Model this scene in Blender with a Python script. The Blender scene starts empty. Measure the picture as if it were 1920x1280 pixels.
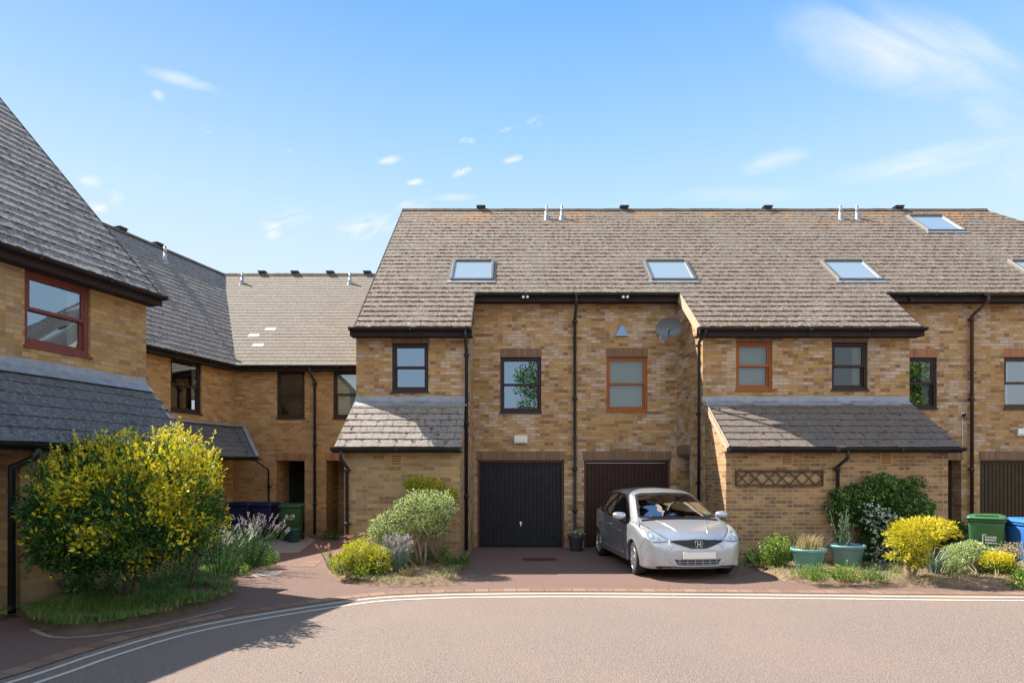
import bpy, bmesh, math, random
import numpy as np
from mathutils import Vector, Matrix, noise
from mathutils.bvhtree import BVHTree
R = math.radians
random.seed(7)
S = bpy.context.scene
COL = S.collection

# ------------------------------------------------------------------ camera, sky, sun, exposure
EYE = 1.89; F = 1150.0; HZ = 880.0          # eye height, focal length and horizon in photo pixels
cam = bpy.data.cameras.new("camera"); camo = bpy.data.objects.new("camera", cam)
COL.objects.link(camo); S.camera = camo
camo.location = (0, 0, EYE); camo.rotation_euler = (R(90), 0, 0)
cam.lens = F / 1920 * 36; cam.sensor_width = 36; cam.shift_y = (HZ - 640) / 1920
cam.clip_start = .05; cam.clip_end = 3000
S.view_settings.view_transform = 'Standard'; S.view_settings.look = 'None'
S.view_settings.exposure = 1.88; S.view_settings.gamma = 1
KX, KY = .78, .40                            # sunlight travels (KX, -KY, -1)
sun = bpy.data.lights.new("sun", 'SUN'); suno = bpy.data.objects.new("sun", sun); COL.objects.link(suno)
sun.energy = 3.45; sun.angle = R(.5); sun.color = (1, .93, .82)
suno.rotation_euler = Vector((KX, -KY, -1)).to_track_quat('-Z', 'Y').to_euler()
suno.location = (-20, 10, 30)
W = bpy.data.worlds.new("World"); S.world = W; W.use_nodes = True
wn = W.node_tree; wn.nodes.clear()
def N(nt, t, **kw):
    n = nt.nodes.new(t)
    for k, v in kw.items():
        if k.startswith('i_'):
            n.inputs[k[2:].replace('_', ' ')].default_value = v
        else: setattr(n, k, v)
    return n
def math_(nt, op, a, b=None, c=None, clamp=False):
    n = nt.nodes.new('ShaderNodeMath'); n.operation = op; n.use_clamp = clamp
    for i, v in enumerate((a, b, c)):
        if v is None: continue
        if isinstance(v, (int, float)): n.inputs[i].default_value = v
        else: nt.links.new(v, n.inputs[i])
    return n.outputs[0]
def mix_(nt, f, a, b, mode='MIX'):
    n = nt.nodes.new('ShaderNodeMix'); n.data_type = 'RGBA'; n.blend_type = mode
    for i, v in ((0, f), (6, a), (7, b)):
        if isinstance(v, (int, float)): n.inputs[i].default_value = v
        elif isinstance(v, tuple): n.inputs[i].default_value = (*v[:3], 1)
        else: nt.links.new(v, n.inputs[i])
    return n.outputs[2]
def ramp(nt, f, stops, interp='LINEAR'):
    r = nt.nodes.new('ShaderNodeValToRGB'); r.color_ramp.interpolation = interp
    e = r.color_ramp.elements
    while len(e) < len(stops): e.new(.5)
    for el, (p, c) in zip(e, stops): el.position = p; el.color = (*c, 1) if len(c) == 3 else c
    nt.links.new(f, r.inputs[0]); return r.outputs[0]
sky = N(wn, 'ShaderNodeTexSky', sky_type='NISHITA', sun_disc=False)
sky.sun_elevation = math.atan2(1, math.hypot(KX, KY))
sky.sun_rotation = math.atan2(-KX, KY)       # azimuth from +Y towards +X
sky.altitude = 50; sky.air_density = 1.0; sky.dust_density = .6; sky.ozone_density = 2.2
tc = N(wn, 'ShaderNodeTexCoord'); GEN = tc.outputs['Generated']
def vdot(v):
    n = N(wn, 'ShaderNodeVectorMath', operation='DOT_PRODUCT'); wn.links.new(GEN, n.inputs[0]); n.inputs[1].default_value = v
    return n.outputs['Value']
total = None
# wisps and small puffs of cloud: direction (from the photo's pixels), half sizes, tilt, density
CL = [(1700, 105, 250, 75, -30, .85, 1), (1820, 190, 150, 34, -50, .55, 1), (1450, 300, 100, 24, 3, .8, 0), (1780, 298, 200, 34, -5, .7, 0), (1885, 315, 70, 70, 0, .55, 1), (1370, 365, 150, 22, -8, .5, 0),
      (340, 150, 85, 16, 0, .8, 0), (297, 180, 14, 12, 0, .85, 2), (168, 340, 22, 16, 0, .8, 2), (182, 390, 22, 16, 0, 1, 2), (215, 365, 18, 28, 0, .5, 2), (512, 432, 28, 24, 0, 1, 2), (545, 415, 70, 50, 0, .45, 2),
      (690, 425, 75, 34, 12, .8, 2), (770, 385, 55, 12, 10, .9, 2), (730, 300, 32, 11, 12, 1, 2), (780, 343, 24, 10, 10, 1, 2), (867, 322, 30, 9, 20, .95, 2), (878, 264, 22, 8, 5, .9, 2), (962, 298, 28, 10, 10, 1, 2),
      (940, 243, 26, 8, 5, .8, 2), (1005, 228, 26, 11, 15, .8, 2), (850, 370, 60, 9, 3, .6, 0), (388, 243, 14, 10, 0, .7, 2), (343, 270, 9, 12, 0, .6, 2), (545, 283, 10, 7, 0, .6, 2), (830, 80, 70, 14, 0, .25, 0),
      (2500, 250, 300, 110, -12, .7, 1), (-500, 200, 260, 90, 10, .7, 1)]
def shared(tilt, sc, scale, det, dist):          # three noises serve all the clouds, each drawn out along its own direction
    c = Vector((.35, .85, .42)).normalized(); r = Vector((c.y, -c.x, 0)).normalized(); u = r.cross(c); tl = R(tilt)
    cb = N(wn, 'ShaderNodeCombineXYZ'); wn.links.new(vdot((r * math.cos(tl) + u * math.sin(tl)) * sc[0]), cb.inputs[0]); wn.links.new(vdot((u * math.cos(tl) - r * math.sin(tl)) * sc[1]), cb.inputs[1])
    n = N(wn, 'ShaderNodeTexNoise'); n.inputs['Scale'].default_value = scale; n.inputs['Detail'].default_value = det; n.inputs['Roughness'].default_value = .6; n.inputs['Distortion'].default_value = dist
    wn.links.new(cb.outputs[0], n.inputs[0]); return n.outputs[0]
NZ = {0: shared(3, (1, 4.5), 4, 4, .5), 1: shared(-38, (1, 2.6), 5, 6, .7), 2: shared(14, (1, 2.6), 30, 5, .8)}
for ci, (cx_, cy_, a, b, tilt, dens, kind) in enumerate(CL):
    c = Vector((cx_ - 960, F, HZ - cy_)).normalized(); r = Vector((c.y, -c.x, 0)).normalized(); u = r.cross(c); tl = R(tilt); ap = 1 / 1367.
    t1 = (r * math.cos(tl) + u * math.sin(tl)) / (a * ap); t2 = (u * math.cos(tl) - r * math.sin(tl)) / (b * ap)
    q = math_(wn, 'ADD', math_(wn, 'POWER', math_(wn, 'ABSOLUTE', vdot(t1)), 2), math_(wn, 'POWER', math_(wn, 'ABSOLUTE', vdot(t2)), 2))
    m = math_(wn, 'SUBTRACT', 1, q, clamp=True)
    if abs(cx_ - 960) > 1200: m = math_(wn, 'MULTIPLY', m, math_(wn, 'GREATER_THAN', vdot(c), 0))
    m = math_(wn, 'MULTIPLY', m, dens); mk = {}
    NM = globals().setdefault('NM', {}); NM[kind] = m if kind not in NM else math_(wn, 'MAXIMUM', NM[kind], m)
for kind, m in NM.items():
    front = math_(wn, 'GREATER_THAN', vdot(Vector((0, 1, 0))), 0)
    k = math_(wn, 'MULTIPLY', math_(wn, 'SUBTRACT', math_(wn, 'ADD', NZ[kind], math_(wn, 'MULTIPLY', m, .24 if kind == 2 else .34)), .54 if kind == 2 else .555), 3.3 if kind == 2 else 3.4, clamp=True)
    k = math_(wn, 'MULTIPLY', math_(wn, 'MULTIPLY', k, m), front)
    total = k if total is None else math_(wn, 'MAXIMUM', total, k)
elv = vdot(Vector((0, 0, 1)))                # open-air gradient: milky near the horizon, deeper overhead
grad = ramp(wn, elv, [(0, (2.2, 2.45, 2.6)), (.28, (1.85, 2.32, 2.65)), (.38, (1.45, 2.10, 2.70)), (.48, (.95, 1.72, 2.70)), (.60, (.52, 1.26, 2.60)), (1, (.6, 1.25, 2.5))])
rear = math_(wn, 'MULTIPLY', math_(wn, 'SUBTRACT', 0, vdot(Vector((0, 1, 0)))), 2.2, clamp=True)      # unseen bright bank added behind the camera to light the front walls
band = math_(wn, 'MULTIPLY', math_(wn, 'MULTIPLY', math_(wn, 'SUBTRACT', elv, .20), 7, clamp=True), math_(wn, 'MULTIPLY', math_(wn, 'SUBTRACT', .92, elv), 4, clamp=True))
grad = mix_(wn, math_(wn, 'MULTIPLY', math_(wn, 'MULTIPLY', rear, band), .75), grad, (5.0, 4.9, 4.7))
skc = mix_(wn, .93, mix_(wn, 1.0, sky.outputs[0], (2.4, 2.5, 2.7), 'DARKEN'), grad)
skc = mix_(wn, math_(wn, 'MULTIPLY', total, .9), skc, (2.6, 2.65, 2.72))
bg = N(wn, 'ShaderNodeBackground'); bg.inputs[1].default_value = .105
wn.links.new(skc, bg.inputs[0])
wo = N(wn, 'ShaderNodeOutputWorld'); wn.links.new(bg.outputs[0], wo.inputs[0])

# ------------------------------------------------------------------ helpers
def P(px, py, d): return Vector(((px - 960) * d / F, d, EYE + (HZ - py) * d / F))
def G(px, py, z=0):
    d = (EYE - z) * F / (py - HZ); return Vector(((px - 960) * d / F, d, z))
def tag(o, label=None, cat=None, group=None, kind=None):
    for k, v in (('label', label), ('category', cat), ('group', group), ('kind', kind)):
        if v: o[k] = v
    return o
def empty(name, loc=(0, 0, 0), rz=0, **kw):
    o = bpy.data.objects.new(name, None); COL.objects.link(o); o.empty_display_size = .1
    o.location = loc; o.rotation_euler = (0, 0, rz); return tag(o, **kw)
def link(name, me, mats, parent=None):
    o = bpy.data.objects.new(name, me); COL.objects.link(o)
    for m in (mats if isinstance(mats, (list, tuple)) else [mats]): me.materials.append(m)
    if parent is not None:
        o.parent = parent                     # children are built in world space unless the parent is a moved Empty
        if parent.get('_world', 1): o.matrix_parent_inverse = world_of(parent).inverted()
    return o
def world_of(o):
    m = Matrix.LocRotScale(o.location, o.rotation_euler, o.scale)
    return (world_of(o.parent) @ o.matrix_parent_inverse @ m) if o.parent else m
class MB:
    def __init__(s, M=None): s.bm = bmesh.new(); s.uv = s.bm.loops.layers.uv.new('UVMap'); s.M = M or Matrix(); s.mi = 0
    def face(s, pts, uvs=None, mi=None):
        vs = [s.bm.verts.new(s.M @ Vector(p)) for p in pts]
        f = s.bm.faces.new(vs); f.material_index = s.mi if mi is None else mi
        if uvs is None:
            f.normal_update(); n = f.normal
            if abs(n.z) > .95: uvs = [(v.co.x, v.co.y) for v in vs]
            else:
                t = Vector((-n.y, n.x, 0)).normalized(); uvs = [(t.dot(v.co), v.co.z) for v in vs]
        for l, u in zip(f.loops, uvs): l[s.uv].uv = u
        return f
    def box(s, x0, x1, y0, y1, z0, z1, bot=True):
        c = [(x, y, z) for z in (z0, z1) for y in (y0, y1) for x in (x0, x1)]
        q = [(0, 1, 5, 4), (1, 3, 7, 5), (3, 2, 6, 7), (2, 0, 4, 6), (4, 5, 7, 6)] + ([(0, 2, 3, 1)] if bot else [])
        for a in q: s.face([c[i] for i in a])
        return s
    def bar(s, a, b, w, h, up=(0, 0, 1)):
        a, b = Vector(a), Vector(b); d = (b - a); L = d.length; d.normalize(); up = Vector(up)
        r = d.cross(up).normalized(); u = r.cross(d)
        M0 = s.M; s.M = M0 @ Matrix(((r.x, d.x, u.x, a.x), (r.y, d.y, u.y, a.y), (r.z, d.z, u.z, a.z), (0, 0, 0, 1)))
        s.box(-w / 2, w / 2, 0, L, -h / 2, h / 2); s.M = M0; return s
    def tube(s, pts, r, n=8, cap=True, radii=None):
        pts = [Vector(p) for p in pts]; rings = []
        prev = None
        for i, p in enumerate(pts):
            d = ((pts[i + 1] - p).normalized() if i < len(pts) - 1 else Vector()) + ((p - pts[i - 1]).normalized() if i else Vector())
            d.normalize()
            ref = prev if prev else (Vector((0, 0, 1)) if abs(d.z) < .9 else Vector((1, 0, 0)))
            u = (ref - d * ref.dot(d)).normalized(); prev = u; v = d.cross(u)
            rr = radii[i] if radii else r
            rings.append([s.bm.verts.new(s.M @ (p + (u * math.cos(a) + v * math.sin(a)) * rr)) for a in [2 * math.pi * k / n for k in range(n)]])
        for A, B in zip(rings, rings[1:]):
            for k in range(n):
                f = s.bm.faces.new((A[k], A[(k + 1) % n], B[(k + 1) % n], B[k])); f.smooth = True; f.material_index = s.mi
        if cap:
            for rg in (rings[0][::-1], rings[-1]):
                f = s.bm.faces.new(rg); f.material_index = s.mi
        return s
    def lathe(s, prof, n=24, c=(0, 0, 0), smooth=True):
        c = Vector(c); rings = []
        for r, z in prof:
            rings.append([s.bm.verts.new(s.M @ (c + Vector((r * math.cos(2 * math.pi * k / n), r * math.sin(2 * math.pi * k / n), z)))) for k in range(n)])
        for A, B in zip(rings, rings[1:]):
            for k in range(n):
                f = s.bm.faces.new((A[k], A[(k + 1) % n], B[(k + 1) % n], B[k])); f.smooth = smooth; f.material_index = s.mi
        return s
    def prism(s, poly, y0, y1):
        """poly of (x,z), extruded along y"""
        n = len(poly)
        s.face([(x, y0, z) for x, z in poly]); s.face([(x, y1, z) for x, z in poly[::-1]])
        for i in range(n):
            (x0, z0), (x1, z1) = poly[i], poly[(i + 1) % n]
            s.face([(x0, y0, z0), (x0, y1, z0), (x1, y1, z1), (x1, y0, z1)])
        return s
    def build(s, name, mat, parent=None, bevel=0, smooth=False):
        bmesh.ops.recalc_face_normals(s.bm, faces=s.bm.faces) if smooth == 'recalc' else None
        if bevel:
            bmesh.ops.remove_doubles(s.bm, verts=s.bm.verts, dist=1e-5)
            bmesh.ops.recalc_face_normals(s.bm, faces=s.bm.faces)
            bmesh.ops.bevel(s.bm, geom=[e for e in s.bm.edges], offset=bevel, segments=2, affect='EDGES', profile=.5)
        me = bpy.data.meshes.new(name); s.bm.to_mesh(me); s.bm.free()
        return link(name, me, mat, parent)
def frame(o, t, z=(0, 0, 1)):
    """local x along t, y INTO the wall (z x t), z up"""
    t = Vector(t).normalized(); z = Vector(z); y = z.cross(t)
    return Matrix(((t.x, y.x, z.x, o[0]), (t.y, y.y, z.y, o[1]), (t.z, y.z, z.z, o[2]), (0, 0, 0, 1)))

# ------------------------------------------------------------------ materials
def mat(name, col=(.5, .5, .5), rough=.6, metal=0, spec=.5, coat=0):
    m = bpy.data.materials.new(name); m.use_nodes = True; b = m.node_tree.nodes['Principled BSDF']
    b.inputs['Base Color'].default_value = (*col, 1); b.inputs['Roughness'].default_value = rough
    b.inputs['Metallic'].default_value = metal; b.inputs['Specular IOR Level'].default_value = spec
    b.inputs['Coat Weight'].default_value = coat; m['b'] = 1
    return m
def nt_(m): return m.node_tree, m.node_tree.nodes['Principled BSDF']
def noise_(nt, vec, scale, det=3, rough=.55, dist=0):
    n = nt.nodes.new('ShaderNodeTexNoise'); n.inputs['Scale'].default_value = scale; n.inputs['Detail'].default_value = det
    n.inputs['Roughness'].default_value = rough; n.inputs['Distortion'].default_value = dist
    if vec is not None: nt.links.new(vec, n.inputs[0])
    return n.outputs[0]
def bump_(nt, b, h, s=.3, d=.01):
    n = nt.nodes.new('ShaderNodeBump'); n.inputs['Strength'].default_value = s; n.inputs['Distance'].default_value = d
    nt.links.new(h, n.inputs['Height']); nt.links.new(n.outputs[0], b.inputs['Normal'])
def gpos(nt):
    g = nt.nodes.new('ShaderNodeNewGeometry'); return g.outputs['Position']
def rnd_isl(nt):
    g = nt.nodes.new('ShaderNodeNewGeometry'); return g.outputs['Random Per Island']
def grained(name, c0, c1, scale=8, rough=.7, spec=.4, metal=0, bump=0, bscale=None, coat=0):
    m = mat(name, c0, rough, metal, spec, coat); nt, b = nt_(m); p = gpos(nt)
    nt.links.new(ramp(nt, noise_(nt, p, scale, 5, .65), [(.3, c0), (.7, c1)]), b.inputs['Base Color'])
    if bump: bump_(nt, b, noise_(nt, p, bscale or scale * 4, 4), bump, .01)
    return m

def brick_mat(name, stops, mortar, pale=.35, seed=0, bw=.225, bh=.075, off=.5, damp=.45):
    m = mat(name, rough=.88, spec=.25); nt, b = nt_(m)
    uv = nt.nodes.new('ShaderNodeUVMap'); mp = nt.nodes.new('ShaderNodeMapping'); mp.inputs['Location'].default_value = (seed * 7.3, 0, 0)
    nt.links.new(uv.outputs[0], mp.inputs[0]); V = mp.outputs[0]; p = gpos(nt)
    wob = nt.nodes.new('ShaderNodeMix'); wob.data_type = 'VECTOR'
    br = nt.nodes.new('ShaderNodeTexBrick'); br.offset = off; br.squash = 1
    for k, v in (('Scale', 1), ('Mortar Size', .0055), ('Mortar Smooth', .25), ('Brick Width', bw), ('Row Height', bh), ('Bias', 0)): br.inputs[k].default_value = v
    br.inputs['Color1'].default_value = (0, 0, 0, 1); br.inputs['Color2'].default_value = (1, 1, 1, 1); br.inputs['Mortar'].default_value = (.5, .5, .5, 1)
    nt.links.new(V, br.inputs[0])
    # a second per-brick random value, from a white noise on the brick's cell
    sx = nt.nodes.new('ShaderNodeSeparateXYZ'); nt.links.new(V, sx.inputs[0])
    row = math_(nt, 'FLOOR', math_(nt, 'DIVIDE', sx.outputs[1], bh))
    par = math_(nt, 'MULTIPLY', math_(nt, 'MODULO', math_(nt, 'ABSOLUTE', row), 2), off)
    colm = math_(nt, 'FLOOR', math_(nt, 'ADD', math_(nt, 'DIVIDE', sx.outputs[0], bw), par))
    cx = nt.nodes.new('ShaderNodeCombineXYZ'); nt.links.new(colm, cx.inputs[0]); nt.links.new(row, cx.inputs[1]); cx.inputs[2].default_value = seed
    wnz = nt.nodes.new('ShaderNodeTexWhiteNoise'); nt.links.new(cx.outputs[0], wnz.inputs[0])
    stops = [(a, tuple(min(x * .86 + .055 * w_, .85) for x, w_ in zip(c, (1, .70, .42)))) for a, c in stops] if damp else stops
    c = ramp(nt, wnz.outputs[0], stops)
    c = mix_(nt, math_(nt, 'MULTIPLY', noise_(nt, p, 45, 4, .7), .55), c, (.30, .19, .10), 'MIX')
    # damp, greenish grime low down and soot streaks
    zz = nt.nodes.new('ShaderNodeSeparateXYZ'); nt.links.new(p, zz.inputs[0])
    dmp = math_(nt, 'MULTIPLY', math_(nt, 'SUBTRACT', math_(nt, 'ADD', noise_(nt, p, 2.5, 4, .7), .28), math_(nt, 'MULTIPLY', zz.outputs[2], .9)), 1.5, clamp=True)
    # lime bloom on patches of bricks
    big = noise_(nt, p, 1.1, 4, .7, .4)
    lime = math_(nt, 'MULTIPLY', math_(nt, 'SUBTRACT', math_(nt, 'ADD', big, math_(nt, 'MULTIPLY', br.outputs[0], .34)), .65), 5, clamp=True)
    lime = math_(nt, 'MULTIPLY', lime, math_(nt, 'MULTIPLY', noise_(nt, p, 30, 3, .7), 1.5 * pale))
    c = mix_(nt, lime, c, (.56, .48, .42))
    c = mix_(nt, math_(nt, 'MULTIPLY', math_(nt, 'SUBTRACT', noise_(nt, p, .55, 3), .5), 1.6, clamp=True), c, (.15, .085, .045))
    c = mix_(nt, math_(nt, 'MULTIPLY', dmp, damp), c, (.10, .085, .045))
    mo = mix_(nt, noise_(nt, p, 14, 3), mortar, tuple(x * .6 for x in mortar))
    nt.links.new(mix_(nt, br.outputs['Fac'], c, mo), b.inputs['Base Color'])
    h = math_(nt, 'ADD', math_(nt, 'MULTIPLY', br.outputs['Fac'], -1), math_(nt, 'MULTIPLY', noise_(nt, p, 70, 3), .5))
    h = math_(nt, 'ADD', h, math_(nt, 'MULTIPLY', wnz.outputs[0], .35))
    bump_(nt, b, h, .7, .008); return m
STOCK = [(0, (.13, .065, .035)), (.12, (.20, .105, .05)), (.3, (.34, .18, .06)), (.5, (.44, .245, .08)), (.7, (.50, .30, .11)), (.88, (.42, .26, .12)), (1, (.56, .40, .22))]
STOCKL = [(0, (.22, .12, .05)), (.15, (.29, .17, .065)), (.45, (.40, .23, .075)), (.75, (.48, .29, .10)), (1, (.53, .35, .15))]
M = {}
M['brick'] = brick_mat('stock_brick', STOCK, (.40, .29, .17), .85)
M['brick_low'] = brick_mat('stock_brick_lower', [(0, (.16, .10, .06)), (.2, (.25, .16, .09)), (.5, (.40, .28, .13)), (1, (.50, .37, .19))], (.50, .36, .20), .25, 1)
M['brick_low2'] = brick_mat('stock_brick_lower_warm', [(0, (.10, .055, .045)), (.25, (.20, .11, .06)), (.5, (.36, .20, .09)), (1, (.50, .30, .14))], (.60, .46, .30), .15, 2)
M['brick_left'] = brick_mat('stock_brick_gold', STOCKL, (.40, .28, .15), .3, 3)
M['soldier'] = brick_mat('soldier_brick', [(0, (.055, .03, .028)), (.5, (.095, .048, .036)), (.85, (.14, .065, .042)), (1, (.22, .09, .05))], (.30, .22, .16), .1, 4, .075, .2255, 0)
M['soldier_red'] = brick_mat('soldier_brick_red', [(0, (.12, .06, .05)), (.4, (.36, .11, .05)), (1, (.46, .15, .06))], (.30, .20, .13), .1, 5, .075, .2255, 0)

def tile_mat(name, c0, c1, c2, lich=.5, moss=.3, orange=0, rough=.9):
    m = mat(name, rough=rough, spec=.25); nt, b = nt_(m); p = gpos(nt); r = rnd_isl(nt)
    c = ramp(nt, r, [(0, c0), (.5, c1), (1, c2)])
    c = mix_(nt, math_(nt, 'MULTIPLY', math_(nt, 'SUBTRACT', noise_(nt, p, 2.2, 5, .7), .45), 1.4, clamp=True), c, tuple(x * .55 for x in c0))
    c = mix_(nt, .55, c, ramp(nt, noise_(nt, p, 15, 5, .85), [(.36, tuple(x * .45 for x in c0)), (.5, c1), (.64, tuple(x * 1.35 for x in c2))]))
    sp = math_(nt, 'MULTIPLY', math_(nt, 'SUBTRACT', noise_(nt, p, 24, 5, .75, .3), .56 - .06 * lich), 12 * lich, clamp=True)
    c = mix_(nt, math_(nt, 'MULTIPLY', sp, .65), c, (.44, .41, .36))
    if moss:
        mk = math_(nt, 'MULTIPLY', math_(nt, 'SUBTRACT', math_(nt, 'ADD', noise_(nt, p, 17, 5, .8, .5), math_(nt, 'MULTIPLY', noise_(nt, p, 1.3, 2), .12)), .665), 16, clamp=True)
        c = mix_(nt, math_(nt, 'MULTIPLY', mk, moss), c, (.10, .05, .03))
    if orange:
        sx = nt.nodes.new('ShaderNodeSeparateXYZ'); nt.links.new(p, sx.inputs[0])
        hi = math_(nt, 'MULTIPLY', math_(nt, 'SUBTRACT', sx.outputs[2], 8.6), .9, clamp=True)
        mk = math_(nt, 'MULTIPLY', math_(nt, 'SUBTRACT', math_(nt, 'ADD', math_(nt, 'ADD', noise_(nt, p, 11, 5, .8), math_(nt, 'MULTIPLY', noise_(nt, p, .8, 3), .5)), math_(nt, 'MULTIPLY', hi, .16)), .93), 9, clamp=True)
        c = mix_(nt, math_(nt, 'MULTIPLY', mk, orange), c, (.42, .19, .045))
    nt.links.new(c, b.inputs['Base Color'])
    bump_(nt, b, math_(nt, 'ADD', noise_(nt, p, 60, 5, .7), math_(nt, 'MULTIPLY', sp, .3)), .6, .01); return m
M['tile'] = tile_mat('weathered_roof_tile', (.105, .081, .062), (.145, .113, .088), (.185, .147, .118), .9, .55, .9)
M['tile_low'] = tile_mat('lower_roof_tile', (.19, .165, .145), (.235, .205, .18), (.27, .24, .21), .35, .35)
M['tile_lowC'] = tile_mat('smooth_lower_roof_tile', (.12, .10, .088), (.145, .12, .105), (.17, .145, .125), .15, .25)
M['tile_mid'] = tile_mat('plain_grey_roof_tile', (.185, .16, .13), (.21, .18, .147), (.235, .205, .17), .1, .1)
M['tile_left'] = tile_mat('dark_roof_tile', (.11, .105, .105), (.16, .15, .145), (.215, .20, .19), .9, .5)
M['tile_leftlow'] = tile_mat('slate_grey_tile', (.07, .075, .085), (.10, .105, .115), (.135, .135, .14), .5, .2)
M['tile_new'] = mat('replacement_tile', (.55, .52, .47), .8)
M['lead'] = grained('lead_flashing', (.20, .23, .27), (.32, .35, .39), 6, .55, .5, .2, .2)
M['black'] = grained('black_plastic', (.010, .011, .014), (.020, .020, .024), 4, .45, .4)
M['brownpl'] = grained('brown_plastic', (.05, .025, .022), (.07, .034, .03), 4, .42)
M['fascia'] = grained('dark_fascia', (.018, .013, .013), (.034, .025, .023), 3, .7, .25)
M['verge'] = grained('verge_board', (.50, .38, .28), (.42, .30, .2), 5, .7)
def wood(name, c, c2): return grained(name, c, c2, 12, .5, .25, 0, .15, 60, 0)
M['fr_purple'] = wood('dark_plum_paint', (.030, .018, .026), (.042, .025, .034))
M['fr_black'] = wood('near_black_paint', (.028, .020, .020), (.045, .03, .028))
M['fr_orange'] = wood('orange_brown_stain', (.26, .082, .018), (.33, .11, .025))
M['fr_red'] = wood('red_brown_stain', (.15, .045, .035), (.20, .06, .045))
M['fr_brown'] = wood('brown_stain', (.06, .035, .028), (.085, .048, .038))
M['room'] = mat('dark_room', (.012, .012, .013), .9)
M['grey_fab'] = mat('curtain_fabric', (.55, .55, .55), .9)
def glass(name, tint=(.72, .80, .80), refl=.30, rc=(.92, .96, 1)):
    m = bpy.data.materials.new(name); m.use_nodes = True; nt = m.node_tree; nt.nodes.clear()
    g = N(nt, 'ShaderNodeBsdfGlossy'); g.inputs['Roughness'].default_value = .0; g.inputs['Color'].default_value = (*rc, 1)
    t = N(nt, 'ShaderNodeBsdfTransparent'); t.inputs[0].default_value = (*tint, 1)
    fr = N(nt, 'ShaderNodeFresnel'); fr.inputs[0].default_value = 1.5
    f = math_(nt, 'ADD', math_(nt, 'MULTIPLY', fr.outputs[0], 1.4), refl - .05, clamp=True)
    bn = nt.nodes.new('ShaderNodeBump'); bn.inputs['Strength'].default_value = .05; bn.inputs['Distance'].default_value = .02
    nt.links.new(noise_(nt, gpos(nt), 1.6, 1), bn.inputs['Height']); nt.links.new(bn.outputs[0], g.inputs['Normal'])
    mx = N(nt, 'ShaderNodeMixShader'); nt.links.new(f, mx.inputs[0]); nt.links.new(t.outputs[0], mx.inputs[1]); nt.links.new(g.outputs[0], mx.inputs[2])
    o = N(nt, 'ShaderNodeOutputMaterial'); nt.links.new(mx.outputs[0], o.inputs[0]); return m
M['glass'] = glass('window_glass'); M['glass_dim'] = glass('dim_window_glass', (.5, .55, .55), .10)
M['glass_sky'] = glass('sky_blue_window_glass', (.8, .85, .85), .36, (.62, .80, 1))  # blue of the reflected sky is put into the gloss colour
def blind_mat(name, c, pitch):
    m = mat(name, c, .6); nt, b = nt_(m); sx = nt.nodes.new('ShaderNodeSeparateXYZ'); nt.links.new(gpos(nt), sx.inputs[0])
    w = math_(nt, 'FRACT', math_(nt, 'DIVIDE', sx.outputs[2], pitch))
    nt.links.new(mix_(nt, math_(nt, 'GREATER_THAN', w, .78), c, tuple(x * .35 for x in c)), b.inputs['Base Color']); return m
M['blind'] = blind_mat('white_slatted_blind', (.80, .84, .82), .042)
M['charcoal'] = grained('charcoal_garage_paint', (.010, .011, .014), (.020, .020, .024), 7, .6, .25, 0, .1)
M['choc'] = grained('chocolate_garage_paint', (.028, .012, .008), (.042, .019, .013), 7, .6, .25)
M['olive'] = grained('olive_brown_garage_paint', (.045, .030, .016), (.06, .042, .022), 7, .6, .25)
M['redfr'] = grained('oxblood_door_frame', (.09, .028, .022), (.13, .04, .03), 9, .5)
M['chrome'] = mat('polished_metal', (.75, .75, .76), .18, 1)
M['steel'] = grained('galvanised_metal', (.34, .37, .42), (.48, .52, .57), 9, .45, .5, .6)
M['cream'] = mat('cream_plastic', (.70, .66, .52), .5)
M['white'] = mat('white_plastic', (.78, .78, .76), .4)
M['blue'] = mat('blue_alarm_plastic', (.18, .33, .60), .35)
M['terra'] = grained('terracotta_vent', (.50, .26, .11), (.58, .32, .15), 9, .85)
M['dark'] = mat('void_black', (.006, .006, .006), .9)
def tarmac(name, base, chips, sc=1.0, rough=.9):
    m = mat(name, base, rough, 0, .3); nt, b = nt_(m); p = gpos(nt)
    fine = noise_(nt, p, 95 * sc, 4, .8); mid = noise_(nt, p, 30 * sc, 3, .7); big = noise_(nt, p, .5, 4, .6, .4)
    v = nt.nodes.new('ShaderNodeTexVoronoi'); v.inputs['Scale'].default_value = 62 * sc; nt.links.new(p, v.inputs[0])
    c = ramp(nt, fine, [(.32, tuple(x * .5 for x in base)), (.47, base), (.66, chips)])
    c = mix_(nt, .38, c, ramp(nt, noise_(nt, p, 38, 3, .75), [(.36, tuple(x * .55 for x in base)), (.5, base), (.62, chips)]))
    dk = math_(nt, 'MULTIPLY', math_(nt, 'SUBTRACT', .42, mid), 6, clamp=True)
    c = mix_(nt, math_(nt, 'MULTIPLY', dk, .55), c, tuple(x * .4 for x in base))
    c = mix_(nt, math_(nt, 'MULTIPLY', math_(nt, 'SUBTRACT', big, .42), 1.6, clamp=True), c, tuple(x * 1.22 for x in base))
    st = math_(nt, 'MULTIPLY', math_(nt, 'SUBTRACT', noise_(nt, p, 1.7, 5, .75, .6), .60), 4, clamp=True)
    c = mix_(nt, math_(nt, 'MULTIPLY', st, .35), c, tuple(x * .55 for x in base))
    nt.links.new(c, b.inputs['Base Color'])
    bump_(nt, b, math_(nt, 'ADD', math_(nt, 'MULTIPLY', v.outputs[0], -.8), fine), .9, .012); return m
M['road'] = tarmac('worn_pink_tarmac', (.198, .150, .125), (.31, .25, .215))
M['pave'] = tarmac('red_brown_tarmac', (.165, .102, .082), (.26, .18, .15), 1.2)
M['flag'] = grained('concrete_flag', (.20, .18, .16), (.32, .29, .26), 5, .9, .3, 0, .3)
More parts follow.
